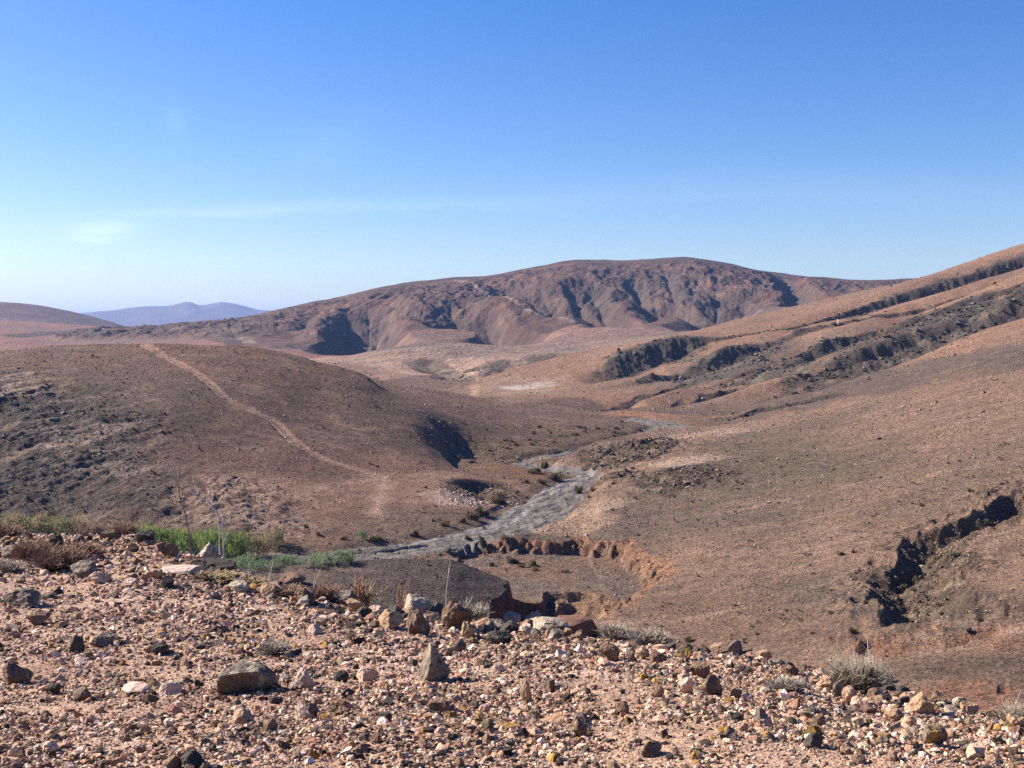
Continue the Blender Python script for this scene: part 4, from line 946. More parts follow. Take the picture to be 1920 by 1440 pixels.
for i, (px, py, wp, hp_, mt, lab) in enumerate(ROCKS):
    if i == 0:      # the tall boulder: a hand-made two-part silhouette
        v, f = rock_shape(4, 501, 12, .05, .5, .8)
        t_ = (v[:, 2] + 1) / 2
        v[:, 0] = v[:, 0] * (1 - .22 * t_ ** 1.6) + .05 * t_ - .03; v[:, 2] += .10 * np.exp(-((v[:, 0] - .0) / .28) ** 2) * (t_ > .6)
    elif mt == 'slab': v, f = rock_shape(4, 600 + i, 7, .04, .4, .8)
    else: v, f = rock_shape(4, 520 + i, int(8 + (i * 7) % 7), .07, .42, .82)
    if any(k in lab for k in ('point', 'peak', 'pyramid', 'wedge')):
        t_ = (v[:, 2] + 1) / 2; v[:, 0] = v[:, 0] * (1 - .4 * t_) + (.15 - .3 * (i % 2)) * t_
    me = mesh_np('rock', v, f, 3, RM[mt])
    nm = 'boulder' if wp >= 40 and mt != 'slab' else ('stone_slab' if mt == 'slab' else 'rock')
    put_rock(nm, me, px, py, wp, hp_, mt, lab, 'larger rocks on the foreground slope', sink=.5 if mt == 'slab' else .2, cat='boulder' if nm == 'boulder' else 'rock')
ANCH = [(812,1279,'the tall two-toned boulder'), (467,1300,'the large dark grey boulder'), (146,1224,'the upright near-black rock'), (77,1171,'the flat-topped brown boulder'),
        (158,1086,'the big rounded grey boulder'), (402,1072,'the long dark ledge'), (571,1133,'the forked white twig'), (735,1177,'the boulder pile'), (1030,1186,'the long pale slab'),
        (986,1314,'the upright pointed tan stone'), (825,1335,'the flat angular slab'), (1141,1238,'the large rounded brown rock'), (1377,1230,'the skyline row'), (1336,1306,'the blocky brown boulder'),
        (1428,1358,'the pointed grey rock'), (1600,1290,'the grey-green bush'), (1722,1338,'the largest tan slab'), (1754,1400,'the big ochre-capped boulder'), (1221,1416,'the bright ochre rock'),
        (365,1430,'the large black boulder'), (155,1315,'the ochre lichened rock at lower left'), (584,1342,'the yellow-orange capped rock'), (303,1226,'the squat black and brown rock')]
# ---- about two hundred smaller loose rocks, copies of twelve shapes
PROTO = [mesh_np('rock', *rock_shape(3, 700 + k, 8 + k % 5, .08, .4, .85), 3, RM['brown']) for k in range(12)]
FGedge = L[own['foreground'] - 1][2][-1]       # Y of the edge per column
def edgeY(px): return float(np.interp(ray(px, 800)[0], U, FGedge))
WORD = {'brown': 'brown', 'dark': 'black', 'grey': 'grey', 'tan': 'tan', 'pink': 'pink', 'ochre': 'ochre', 'pale': 'pale'}
small = []; tries = 0
while len(small) < 188 and tries < 9000:
    tries += 1
    near_edge = len(small) < 72
    px = (random.gauss(880, 105) if len(small) % 3 else random.gauss(1740, 110)) if near_edge else random.uniform(5, 1915); ye = edgeY(px)
    yb = ye * random.uniform(.93, 1.015) if near_edge else 4.6 * (ye / 4.6) ** random.random() if random.random() < .75 else ye * random.uniform(.86, .995)
    u = ray(px, 800)[0]; x = u * yb
    if any((x - a) ** 2 + (yb - b) ** 2 < ((c * .75 + .02) if near_edge else (c * 1.15 + .05)) ** 2 for a, b, c in taken): continue
    wp = min(34, 10 + random.expovariate(1 / 7.0)) * (1.25 if yb < 8 else 1)
    if near_edge: wp = random.uniform(17, 40)
    zr = float(ground(x, yb)) - CZ; py = 620 - zr / yb * FPX
    small.append((px, py, x, yb, wp)); taken.append((x, yb, wp * yb / FPX / 2))
cnt = {}
small.sort()
for k, (px, py, x, y, wp) in enumerate(small):
    mt = random.choices(['brown', 'tan', 'pale', 'grey', 'dark', 'pink'], [30, 22, 14, 14, 12, 8])[0] if wp > 16.9 and y > edgeY(px) * .92 else random.choices(['brown', 'dark', 'tan', 'pink', 'ochre', 'grey'], [28, 18, 16, 20, 10 if px > 500 else 5, 8])[0]
    o = bpy.data.objects.new('loose_rock', PROTO[k % 12]); COL.objects.link(o)
    W_ = wp * y / FPX / 2; hr = random.uniform(.5, .9)
    o.scale = (W_, W_ * random.uniform(.7, 1.1), W_ * hr); o.location = (x, y, float(ground(x, y)) + W_ * hr * .55)
    o.rotation_euler = (random.uniform(-.3, .3), random.uniform(-.3, .3), random.uniform(0, 6.28))
    o.material_slots[0].link = 'OBJECT'; o.material_slots[0].material = RM[mt]
    a = min(ANCH, key=lambda a: (a[0] - px) ** 2 + ((a[1] - py) * 1.6) ** 2)
    dx, dy = px - a[0], (py - a[1]) * 1.6
    rel = ('right of' if dx > 0 else 'left of') if abs(dx) > abs(dy) else ('below' if dy > 0 else 'behind')
    size = 'tiny' if wp < 12 else ('small' if wp < 18 else 'medium')
    shp = 'flat' if hr < .62 else ('round' if hr > .78 else 'angular')
    base = f'{size} {shp} {WORD[mt]} stone {rel} {a[2]}'
    cnt.setdefault(base, []).append((dx * dx + dy * dy, o, size, shp, WORD[mt], rel, a[2]))
    tag(o, base, 'rock', 'small loose rocks on the foreground slope')
ORD = ['nearest', 'second nearest', 'third nearest', 'fourth nearest', 'fifth nearest', 'sixth nearest', 'seventh nearest', 'eighth nearest']
for b_, lst in cnt.items():
    if len(lst) > 1:
        for j, e in enumerate(sorted(lst, key=lambda e: e[0])): e[1]['label'] = f'{ORD[min(j, 7)]} of the {e[2]} {e[3]} {e[4]} stones {e[5]} {e[6]}'

# ---- gravel covering the slope: nobody could count it
def cube_pebble(seed):
    r = np.random.default_rng(seed); bm = bmesh.new(); bmesh.ops.create_cube(bm, size=2); bmesh.ops.subdivide_edges(bm, edges=bm.edges[:], cuts=1, use_grid_fill=True)
    v = np.array([x.co[:] for x in bm.verts]); f = np.array([[x.index for x in fc.verts] for fc in bm.faces]).ravel(); bm.free()
    n = np.linalg.norm(v, axis=1, keepdims=True); v = v / n ** .5
    v += r.normal(scale=.13, size=v.shape)
    for _ in range(6):
        q = r.normal(size=3); q /= np.linalg.norm(q); v -= np.outer(np.maximum(v @ q - r.uniform(.4, .85), 0), q)
    return v / np.abs(v).max(), f
def octa_stone(seed):
    r = np.random.default_rng(seed); v = np.array([[1, 0, 0], [0, 1, 0], [-1, 0, 0], [0, -1, 0], [.1, 0, .8], [0, 0, -.6]], float) + r.normal(scale=.16, size=(6, 3))
    return v, np.array([0, 1, 4, 1, 2, 4, 2, 3, 4, 3, 0, 4, 1, 0, 5, 2, 1, 5, 3, 2, 5, 0, 3, 5])
def scatter(name, protos, nper, pos, size, cols, mat, flat=(.5, .95), tilt=.5, sink=.1, smooth=False):
    n = len(pos); which = rng.integers(0, len(protos), n); V, F, C = [], [], []; off = 0
    for k, (pv_, pf) in enumerate(protos):
        i = np.nonzero(which == k)[0]; m_ = len(i)
        if m_ == 0: continue
        a = rng.uniform(0, 2 * np.pi, m_); s = size[i]; fl = rng.uniform(*flat, m_)
        v = np.repeat(pv_[None], m_, 0) * np.stack([s, s * rng.uniform(.5, 1, m_), s * fl], -1)[:, None]
        ca, sa = np.cos(a)[:, None], np.sin(a)[:, None]
        x = v[..., 0] * ca - v[..., 1] * sa; y = v[..., 0] * sa + v[..., 1] * ca; z = v[..., 2]
        b = rng.normal(scale=tilt, size=m_)[:, None]; y, z = y * np.cos(b) - z * np.sin(b), y * np.sin(b) + z * np.cos(b)
        v = np.stack([x, y, z], -1) + pos[i][:, None]; v[..., 2] += ((fl - sink) * s * .8)[:, None] * .6
        V.append(v.reshape(-1, 3)); F.append((pf[None] + (off + np.arange(m_) * len(pv_))[:, None]).ravel()); off += m_ * len(pv_)
        C.append(np.repeat(cols[i], len(pv_), 0))
    me = mesh_np(name, np.concatenate(V), np.concatenate(F), nper, mat, np.concatenate(C), smooth)
    o = bpy.data.objects.new(name, me); COL.objects.link(o); return o
def palette(n, cols, wts, jit=.12):
    cols = np.array(cols, float); c = cols[rng.choice(len(cols), n, p=np.array(wts) / sum(wts))]
    return c * (1 + rng.normal(scale=jit, size=(n, 1))) * (1 + rng.normal(scale=.04, size=(n, 3)))
PC = [(.55, .40, .30), (.44, .29, .195), (.62, .485, .38), (.30, .17, .11), (.17, .11, .075), (.06, .047, .038), (.26, .15, .045), (.26, .22, .18)]
def fg_points(n, near_bias=0.0, ymax=1.0):
    u = rng.uniform(-.50, .50, n); ye = np.interp(u, U, FGedge); y = 3.9 * (ye * 1.02 * ymax / 3.9) ** (rng.random(n) ** (1 + near_bias))
    return u * y, y
peb = [cube_pebble(k) for k in range(14)]
xs_, ys_, ps_, cs_ = [], [], [], []
for n_, lo_, sc_, hi_, pw in [(120000, 1.7, 1.3, 6, [30, 26, 10, 17, 10, 6, 1, 1.5]), (38000, 3.6, 2.5, 12, [20, 20, 6, 23, 21, 12, 2.5, 2]), (2600, 8, 4.0, 20, [9, 12, 2, 18, 32, 22, 5, 3])]:
    x, y = fg_points(n_)
    dens = fbm(x, y, 1.6, 2, 201) + .5 * fbm(x, y, .5, 1, 202)
    keep = rng.random(len(x)) < np.clip(.75 + 1.9 * dens * (.5 if lo_ < 3 else 1), .08, 1); x, y = x[keep], y[keep]
    p_ = np.minimum(lo_ + rng.exponential(sc_, len(x)), hi_) * (1 + .25 * np.clip((7.5 - y) / 3, 0, 1))
    xs_.append(x); ys_.append(y); ps_.append(p_); cs_.append(palette(len(x), PC, pw, .2))
x, y, ppx, cols = [np.concatenate(v) for v in (xs_, ys_, ps_, cs_)]; n = len(x)
size = ppx * y / FPX * .85
pos = np.stack([x, y, ground(x, y)], -1)
g = scatter('gravel', peb, 4, pos, size, cols.clip(.02, .8), M_PEB, flat=(.4, .95), tilt=.7, sink=.3)
tag(g, 'pink, brown and black gravel strewn over the whole foreground slope', 'gravel', kind='stuff')
print('gravel', n, round(time.time() - T0, 1))

# ---- stones strewn over the hillsides
octs = [octa_stone(k) for k in range(10)]
def hill_points(n, y0, y1, w=None):
    r0, r1 = np.searchsorted(Y, y0), np.searchsorted(Y, y1); c0, c1 = np.searchsorted(U, -.5), np.searchsorted(U, .5)
    r = rng.integers(r0, r1, n * 3); c = rng.integers(c0, c1, n * 3)
    sub = Z[r, c]; ok = (owner[r, c] != own['foreground'])
    rv_ = rmask[r, c] > .3
    wt = np.where(rv_, .5, .35 + .9 * np.clip(rocky[r, c], 0, 1) + .5 * (n2[r, c] > .1)) if w is None else w(r, c)
    k = ok & (rng.random(n * 3) < wt); r, c = r[k][:n], c[k][:n]
    fr = rng.random(len(r)); fc = rng.random(len(r))
    yy = Y[r] + fr * (Y[np.minimum(r + 1, NR - 1)] - Y[r]); uu = U[c] + fc * (U[c + 1] - U[c])
    return uu * yy, yy, r, c
x, y, r, c = hill_points(95000, 55, 345)
n = len(x); loc = ALB[r, c]
size = (.035 + rng.exponential(.034, n)) * (1 + 1.2 * np.clip(rocky[r, c], 0, 1)) * np.clip(y / 150, .6, 1.6)
size = np.minimum(size, .75)
cc = np.where(rng.random((n, 1)) < .66, loc * 1.9, loc * .55) * (1 + rng.normal(scale=.2, size=(n, 1)))
cc = np.where(rmask[r, c][:, None] > .3, loc * rng.choice([.4, 1.7], (n, 1)), cc)
h = scatter('hillside_stones', octs, 3, np.stack([x, y, ground(x, y)], -1), size, cc.clip(.02, .6), M_STO, tilt=.7, sink=.3)
tag(h, 'loose stones strewn over the near hillsides and the stream bed', 'stones', kind='stuff')
x, y, r, c = hill_points(11000, 345, 660)
n = len(x); loc = ALB[r, c]; size = (.11 + rng.exponential(.11, n)) * (1 + 1.8 * np.clip(rocky[r, c], 0, 1)); size = np.minimum(size, 2.0)
cc = np.where(rng.random((n, 1)) < .4, loc * 1.7, loc * .45)
h = scatter('ridge_stones', octs, 3, np.stack([x, y, ground(x, y)], -1), size, cc.clip(.02, .6), M_STO, tilt=.7, sink=.3)
tag(h, 'stones and rubble strewn over the banded ridge', 'stones', kind='stuff')

# ---- plants
def leaf_cloud(n, rx, ry, rz, leaf, cols, seed, clumps=7, spiky=.3):
    r = np.random.default_rng(seed)
    cc_ = r.normal(size=(clumps, 3)); cc_ /= np.linalg.norm(cc_, axis=1, keepdims=True); cc_ *= r.uniform(.2, .75, (clumps, 1)); cc_[:, 2] = np.abs(cc_[:, 2]) * .9
    k = r.integers(0, clumps, n); rad = r.uniform(.22, .48, clumps)
    p = r.normal(size=(n, 3)); p /= np.linalg.norm(p, axis=1, keepdims=True); p *= r.random((n, 1)) ** .4
    p = cc_[k] + p * rad[k][:, None]; p[:, 2] = np.abs(p[:, 2])
    p = p * np.array([rx, ry, rz]) / .95
    d = r.normal(size=(n, 3)); d[:, 2] = np.abs(d[:, 2]) + spiky; d /= np.linalg.norm(d, axis=1, keepdims=True)
    s = np.cross(d, r.normal(size=(n, 3))); s /= np.linalg.norm(s, axis=1, keepdims=True)
    l = leaf * r.uniform(.6, 1.4, (n, 1))
    V = np.stack([p - s * l * .35, p + s * l * .35, p + d * l], 1).reshape(-1, 3); V[:, 2] = np.maximum(V[:, 2], 0)
    C = np.array(cols)[r.integers(0, len(cols), clumps)][k] * r.uniform(.65, 1.35, (n, 1))
    return V, np.arange(3 * n), np.repeat(C, 3, 0)
def tubes(paths, sides=3):
    """paths: list of (points, radii) -> verts, quads"""
    V, F = [], []; off = 0
    for P, R in paths:
        P = np.asarray(P, float); m_ = len(P); d = np.gradient(P, axis=0); d /= np.linalg.norm(d, axis=1, keepdims=True) + 1e-9
        up = np.array([.3, 1, .1]); a = np.cross(d, up); a /= np.linalg.norm(a, axis=1, keepdims=True) + 1e-9; b = np.cross(d, a)
        ang = np.arange(sides) / sides * 2 * np.pi
        ring = P[:, None] + (a[:, None] * np.cos(ang)[None, :, None] + b[:, None] * np.sin(ang)[None, :, None]) * np.asarray(R)[:, None, None]
        V.append(ring.reshape(-1, 3))
        for i in range(m_ - 1):
            for j in range(sides):
                F += [off + i * sides + j, off + i * sides + (j + 1) % sides, off + (i + 1) * sides + (j + 1) % sides, off + (i + 1) * sides + j]
        off += m_ * sides
    return np.concatenate(V), np.array(F)
def twig_paths(n, h, spread, r0, seed, up=1.0, seg=4, fork=2, curl=.25):
    r = random.Random(seed); out = []
    for _ in range(n):
        a = r.uniform(0, 6.283); e = r.uniform(.15, 1) * spread; L_ = h * r.uniform(.55, 1.1)
        p = np.array([r.uniform(-.12, .12) * h, r.uniform(-.12, .12) * h, -.03]); d = np.array([math.cos(a) * e, math.sin(a) * e, up]); d /= np.linalg.norm(d)
        pts = [p.copy()]
        for s_ in range(seg):
            d = d + np.array([r.gauss(0, curl), r.gauss(0, curl), r.gauss(0.05, curl * .6)]); d /= np.linalg.norm(d); p = p + d * L_ / seg; p[2] = max(p[2], .01); pts.append(p.copy())
        out.append((pts, np.linspace(r0, r0 * .4, len(pts))))
        for _k in range(fork):
            i = r.randint(1, seg - 1); q = pts[i].copy(); dd = d + np.array([r.gauss(0, .7), r.gauss(0, .7), r.gauss(.2, .3)]); dd /= np.linalg.norm(dd)
            out.append(([q, q + dd * L_ * .2, q + dd * L_ * .38 + np.array([0, 0, .02])], [r0 * .6, r0 * .45, r0 * .3]))
    return out
def flat_mat(name, c1, c2, sc_=40):
    m = bpy.data.materials.new(name); m.use_nodes = True; t = m.node_tree; b = t.nodes['Principled BSDF']; b.inputs['Roughness'].default_value = .9; b.inputs['Specular IOR Level'].default_value = .1
    geo = N(t, 'ShaderNodeNewGeometry'); nz = N(t, 'ShaderNodeTexNoise'); nz.inputs['Scale'].default_value = sc_; t.links.new(geo.outputs['Position'], nz.inputs['Vector'])
    mr = N(t, 'ShaderNodeMapRange'); mr.inputs['From Min'].default_value = .35; mr.inputs['From Max'].default_value = .65; t.links.new(nz.outputs['Fac'], mr.inputs[0])
    q = N(t, 'ShaderNodeMixRGB'); t.links.new(mr.outputs[0], q.inputs[0]); q.inputs[1].default_value = (*c1, 1); q.inputs[2].default_value = (*c2, 1); t.links.new(q.outputs[0], b.inputs['Base Color']); return m
M_REDTWIG = flat_mat('reddish_twig', (.30, .19, .13), (.20, .13, .10)); M_GREYTWIG = flat_mat('grey_twig', (.40, .35, .28), (.24, .20, .15)); M_STRAW = flat_mat('straw', (.34, .26, .14), (.22, .16, .09))
M_ORANGE = flat_mat('orange_brown_stem', (.38, .24, .15), (.26, .16, .10)); M_BLEACH = flat_mat('bleached_stem', (.62, .57, .52), (.42, .38, .35)); M_DARKSTEM = flat_mat('dark_stem', (.14, .10, .08), (.22, .18, .15))

# low dark bushes along the stream bed and on the slopes (px, py base, w, h, tone)
OLV = [(.060, .055, .026), (.085, .072, .036), (.11, .085, .045)]; GRN = [(.07, .10, .03), (.10, .12, .04), (.06, .07, .03)]; BRN = [(.13, .09, .055), (.10, .075, .045), (.16, .115, .07)]
YEL = [(.16, .15, .045), (.10, .10, .035)]; GRY = [(.15, .135, .09), (.12, .105, .07), (.18, .155, .11)]
BP = {}
for tn, tc_ in (('olive', OLV), ('green', GRN), ('brown', BRN), ('yellow', YEL), ('grey', GRY)):
    BP[tn] = [mesh_np('bush', *leaf_cloud(900, 1, .9, 1, .15, tc_, 900 + k + len(tn) * 10, clumps=8)[:2], 3, M_LEAF, leaf_cloud(900, 1, .9, 1, .15, tc_, 900 + k + len(tn) * 10, clumps=8)[2]) for k in range(3)]
SHRUBS = [
 (905,966,46,26,'olive','largest dark bush in the thicket left of the stream bed bend'), (936,944,44,28,'olive','dark bush against the rocky nose of the left hill'), (886,974,40,20,'olive','low dark bush at the lower end of the stream bank thicket'),
 (868,980,24,13,'olive','small dark bush just left of the stream bank thicket'), (836,986,30,14,'brown','flat brown bush on the left bank of the stream bed'), (812,977,14,8,'olive','tiny dark bush above the left bank of the stream bed'),
 (1019,877,30,18,'olive','rounded bush on the spit between the two stream bends'), (1002,888,44,16,'olive','long low bush on the spit, left part'), (1040,899,44,20,'olive','spreading bush at the tip of the spit'),
 (985,906,26,12,'brown','brown bush at the left foot of the spit'), (1013,906,26,12,'olive','small bush under the long low bush of the spit'), (1084,925,28,20,'yellow','yellowish bush on the right bank of the stream bed'), (1112,921,22,12,'brown','brown bush on the right bank above the gravel'),
 (1105,934,12,8,'green','tiny green bush at the water-worn right bank'), (905,1021,28,22,'green','green and yellow bush hanging over the red earth rim'), (878,1010,22,10,'olive','low bush at the left end of the red earth rim'),
 (948,1011,26,11,'brown','brown bush on top of the red earth rim'), (962,1056,38,17,'olive','olive bush on the floor of the eroded basin'), (1001,1062,32,16,'green','bright green bush on the floor of the eroded basin'),
 (980,1063,24,11,'brown','brown bush between the olive and the bright green basin bushes'), (1004,1070,28,8,'brown','dry brown bush in front of the bright green basin bush'), (918,1061,28,10,'olive','flat bush at the left end of the basin floor'),
 (1060,1073,26,8,'brown','small brown tuft right of the basin bushes'), (825,1042,14,8,'green','tiny bright green bush at the corner of the grey mound'), (776,1004,30,15,'olive','dark bush on the near left bank of the stream bed'),
 (704,1013,38,13,'yellow','yellow-green cushion bush on the near left bank'), (645,1012,22,11,'olive','dark bush left of the yellow-green cushion bush'), (574,989,18,9,'olive','small dark bush on the foot of the left hill'),
 (520,995,20,9,'green','small green bush above the green thicket'), (596,1003,22,10,'brown','brown bush above the near stream bank'), (1822,922,24,10,'olive','lone dark bush above the dark ravine'),
 (1728,949,16,9,'brown','small bush at the upper left of the ravine'), (1578,1041,26,11,'olive','olive bush left of the ravine'), (1602,1036,18,8,'olive','small bush right of the olive bush left of the ravine'),
 (1757,1049,20,10,'yellow','yellowish bush right of the ravine bed'), (1792,1042,30,12,'grey','grey-olive bush on the sunny right bank of the ravine'), (1850,982,32,9,'grey','long low bush at the top end of the ravine'),
 (1694,1103,24,12,'grey','grey bush in the middle of the ravine'), (1716,1110,34,12,'grey','wide grey bush below the middle of the ravine'), (1716,1090,20,11,'grey','grey tuft near the pale block in the ravine'),
 (1766,1137,28,12,'grey','grey-olive bush on the lower right bank of the ravine'), (1767,1151,26,8,'brown','brown tuft on the lower right bank of the ravine'), (1710,1167,16,8,'brown','brown tuft at the lower end of the ravine'),
 (1597,1185,24,11,'olive','dark bush below the ravine, near the red rills'), (1524,1189,18,8,'olive','dark tuft left of the dark bush below the ravine'), (1626,1131,28,8,'olive','flat dark bush left of the lower ravine'),
 (1560,1151,30,8,'brown','long flat brown bush on the slope left of the ravine'), (1475,1146,14,6,'olive','tiny dark bush on the open slope'), (1296,1203,38,13,'olive','dark bush on the slope just behind the edge'),
 (1835,1162,22,8,'brown','flat brown bush above the upper red rill'), (1420,1190,14,7,'olive','tiny bush above the skyline row of rocks'), (770,1117,30,9,'olive','dark flat bush on the grey mound'), (850,1128,24,8,'brown','small brown bush beside the red bank'),
 (1150,908,22,9,'brown','bush on the rocky right bank of the bend'), (1185,880,18,8,'olive','bush among the pale rocks of the outcrop'), (860,860,26,10,'olive','dark bush in the mouth of the hollow'), (885,868,26,9,'olive','dark bush below the mouth of the hollow'),
]
def put_bush(name, px, py, w_, h_, tone, lab, group, k, ymin=40):
    x, y, z = spot(px, py, ymin); s = y / FPX
    o = bpy.data.objects.new(name, BP[tone][k % 3]); COL.objects.link(o)
    o.location = (x, y, z - .06 * h_ * s); o.scale = (w_ * s / 2.3, w_ * s / 2.3, h_ * s * .95); o.rotation_euler = (0, 0, k * 1.7); tag(o, lab, 'bush', group); return o
for k, (px, py, w_, h_, tone, lab) in enumerate(SHRUBS): put_bush('bush', px, py, w_, h_, tone, lab, 'low bushes in the valley', k)
for k in range(48):                               # the scrub band at the foot of the long shoulder
    px = random.uniform(850, 1215); t_ = (px - 850) / 365
    py = 858 - 48 * t_ - abs(random.gauss(0, 1)) * 22 * (1 - .5 * t_); sz = random.uniform(8, 17)
    put_bush('scrub_bush', px, py, sz, sz * .5, random.choice(['olive', 'olive', 'brown', 'grey']), 'low dark scrub bush in the band at the foot of the long shoulder', 'scrub bushes at the foot of the long shoulder', k)
# finer scrub scattered over the slopes
tp_, tf_, _ = leaf_cloud(14, 1, 1, .7, .7, OLV, 55, clumps=3)
tufts = [(leaf_cloud(14, 1, 1, .7, .7, OLV, 60 + k, clumps=3)[0], np.arange(42)) for k in range(6)]
x, y, r, c = hill_points(6000, 75, 345, lambda r, c: np.where(rmask[r, c] > .3, .02, .10 + .35 * sstep(0, .35, n1[r, c]) + 1.2 * (owner[r, c] == own['shoulder']) * sstep(.25, .0, (Z[r, c] - FLOOR[r, c]) / 14)))
n = len(x); sc_h = scatter('scrub', tufts, 3, np.stack([x, y, ground(x, y)], -1), .08 + rng.exponential(.09, n).clip(0, .5), palette(n, OLV + BRN + GRY, [1] * 9).clip(.02, .4), M_LEAF, flat=(.6, 1), tilt=.1, sink=.6)
tag(sc_h, 'tiny dark tufts of scrub dotted over the slopes of the valley', 'scrub', kind='stuff')

# tall feathery thicket in the valley: green in the middle, brownish at the left
def feather_mesh(seed, cols, n=1700):
    r = np.random.default_rng(seed); stems = 16
    sx = r.uniform(-.8, .8, stems); sy = r.uniform(-.8, .8, stems); sh = r.uniform(.55, 1.0, stems) * (1 - .35 * sx ** 2)
    k = r.integers(0, stems, n); t = r.random(n) ** .7
    p = np.stack([sx[k] + r.normal(scale=.14, size=n) * (.5 + t), sy[k] + r.normal(scale=.14, size=n), t * sh[k]], -1)
    d = np.stack([r.normal(scale=.5, size=n), r.normal(scale=.5, size=n), np.ones(n)], -1); d /= np.linalg.norm(d, axis=1, keepdims=True)
    s = np.cross(d, r.normal(size=(n, 3))); s /= np.linalg.norm(s, axis=1, keepdims=True); l = r.uniform(.08, .19, (n, 1))
    V = np.stack([p - s * l * .16, p + s * l * .16, p + d * l], 1).reshape(-1, 3)
    C = np.array(cols)[r.integers(0, len(cols), stems)][k] * r.uniform(.6, 1.4, (n, 1))
    return mesh_np('thicket_bush', V, np.arange(3 * n), 3, M_LEAF, np.repeat(C, 3, 0))
G1 = [(.17, .235, .07), (.21, .28, .09), (.14, .19, .06)]; G2 = [(.15, .21, .105), (.20, .25, .14)]; G3 = [(.25, .23, .12), (.21, .21, .10), (.28, .22, .14)]; G4 = [(.30, .21, .15), (.25, .19, .13)]
FE = {'g': [feather_mesh(k, G1) for k in (1, 2, 3)], 'b': [feather_mesh(k, G2) for k in (4, 5)], 'o': [feather_mesh(k, G3) for k in (6, 7, 8)], 'r': [feather_mesh(k, G4) for k in (9, 10)]}
THICK = [(-15,1002,70,42,'o','leftmost olive brown thicket bush at the foot of the cliff'), (35,1004,60,44,'o','olive thicket bush behind the grey boulder at the left'), (80,1003,56,42,'o','olive thicket bush above the dark boulder between dry shrubs'),
 (122,1004,56,40,'o','brownish thicket bush below the overhang in the cliff foot'), (165,1004,60,34,'r','reddish brown thicket bush beside the overhang'), (208,1006,60,34,'r','reddish brown thicket bush behind the pink rubble'), (245,1010,52,34,'o','olive bush where the thicket turns green'),
 (282,1022,56,40,'g','first bright green bush right of the black jagged rock'), (322,1030,56,42,'g','bright green bush left of the thin dead stalk'), (362,1036,60,46,'g','bright green bush right behind the thin dead stalk'),
 (402,1046,56,60,'g','tallest bright green bush, behind the branched dead stalk'), (440,1050,60,58,'g','large bright green bush right of the branched dead stalk'), (478,1042,50,44,'o','yellow-green bush at the right of the large green bush'),
 (515,1022,44,34,'o','thin straw-green bush above the grey gravel strip'), (450,1066,56,26,'b','dark green low bush on the near gravel below the large green bush'), (492,1066,50,20,'b','low sparse green bush with white stalks in it'),
 (545,1060,48,22,'b','green bush in the middle of the near gravel strip'), (598,1060,50,26,'b','blue-green bush on the near gravel strip'), (640,1058,40,28,'b','blue-green bush at the right end of the near gravel strip'), (680,1012,14,22,'b','small upright green bush at the bank of the stream bed')]
for k, (px, py, w_, h_, tn, lab) in enumerate(THICK):
    x, y, z = spot(px, py, 100); s = y / FPX; o = bpy.data.objects.new('thicket_bush', FE[tn][k % len(FE[tn])]); COL.objects.link(o)
    o.location = (x, y, z); o.scale = (w_ * s / 1.7, w_ * s / 1.9, h_ * s); o.rotation_euler = (0, 0, k * 2.1); tag(o, lab, 'bush', 'feathery thicket on the valley floor')

# dry shrubs on the foreground slope
def dry_shrub(name, px, py, w_, h_, mt, lab, seed, n=260, r0=.006, leaves=None, up=.8, spread=1.2, fork=3, y=None, grp='dry shrubs on the foreground slope'):
    if y is None: x, y, z = spot(px, py)
    else: u_, t_ = ray(px, py); x = u_ * y; z = t_ * y + CZ
    s = y / FPX; H_ = h_ * s; W_ = w_ * s / 2
    e = bpy.data.objects.new(name, None); COL.objects.link(e); e.location = (x, y, z); e.empty_display_size = .1; tag(e, lab, 'shrub', grp)
    v, f = tubes(twig_paths(n, 1, spread, r0 / max(H_, .1), seed, up=up, fork=fork))
    v *= np.array([W_ / max(.3, np.percentile(np.abs(v[:, 0]), 98)), W_ * .9 / max(.3, np.percentile(np.abs(v[:, 1]), 98)), H_ / np.percentile(v[:, 2], 99)])
    new_obj('twigs', mesh_np('twigs', v, f, 4, mt), None, e)
    if leaves:
        V_, F_, C_ = leaf_cloud(leaves[0], W_ * .85, W_ * .75, H_ * .85, leaves[1], leaves[2], seed + 1, clumps=9)
        new_obj('foliage', mesh_np('foliage', V_, F_, 3, M_LEAF, C_), None, e)
    return e
dry_shrub('dry_shrub', 62, 1052, 66, 40, M_REDTWIG, 'reddish brown dry shrub left of the dark boulder on the upper slope', 1, 420, .007)
dry_shrub('dry_shrub', 112, 1070, 86, 42, M_REDTWIG, 'widest reddish dry shrub in front of the dark boulder', 2, 520, .007)
dry_shrub('dry_shrub', 160, 1050, 60, 32, M_REDTWIG, 'pinkish brown dry shrub above the big rounded grey boulder', 3, 340, .007)
dry_shrub('dry_shrub', 20, 1074, 50, 22, M_GREYTWIG, 'faint grey dry shrub at the left border', 4, 200, .006)
dry_shrub('dry_shrub', 235, 1010, 46, 30, M_REDTWIG, 'tall dry shrub on the rise left of the black jagged rock', 5, 260, .008, y=23)
dry_shrub('dry_shrub', 10, 1010, 60, 26, M_REDTWIG, 'dry shrub at the top left of the stony slope', 6, 260, .008, y=23.5)
dry_shrub('straw_tuft', 400, 1090, 90, 16, M_STRAW, 'straw-coloured tuft under the branched dead stalk', 7, 320, .005)
dry_shrub('straw_tuft', 470, 1100, 60, 14, M_STRAW, 'straw-coloured tuft left of the pale rounded rock', 8, 220, .005)
dry_shrub('dry_shrub', 545, 1118, 60, 20, M_REDTWIG, 'low reddish twigs around the sloping tan rock', 9, 200, .005)
dry_shrub('dry_shrub', 612, 1125, 60, 26, M_REDTWIG, 'reddish dry shrub between the forked twig and the orange stems', 10, 300, .005)
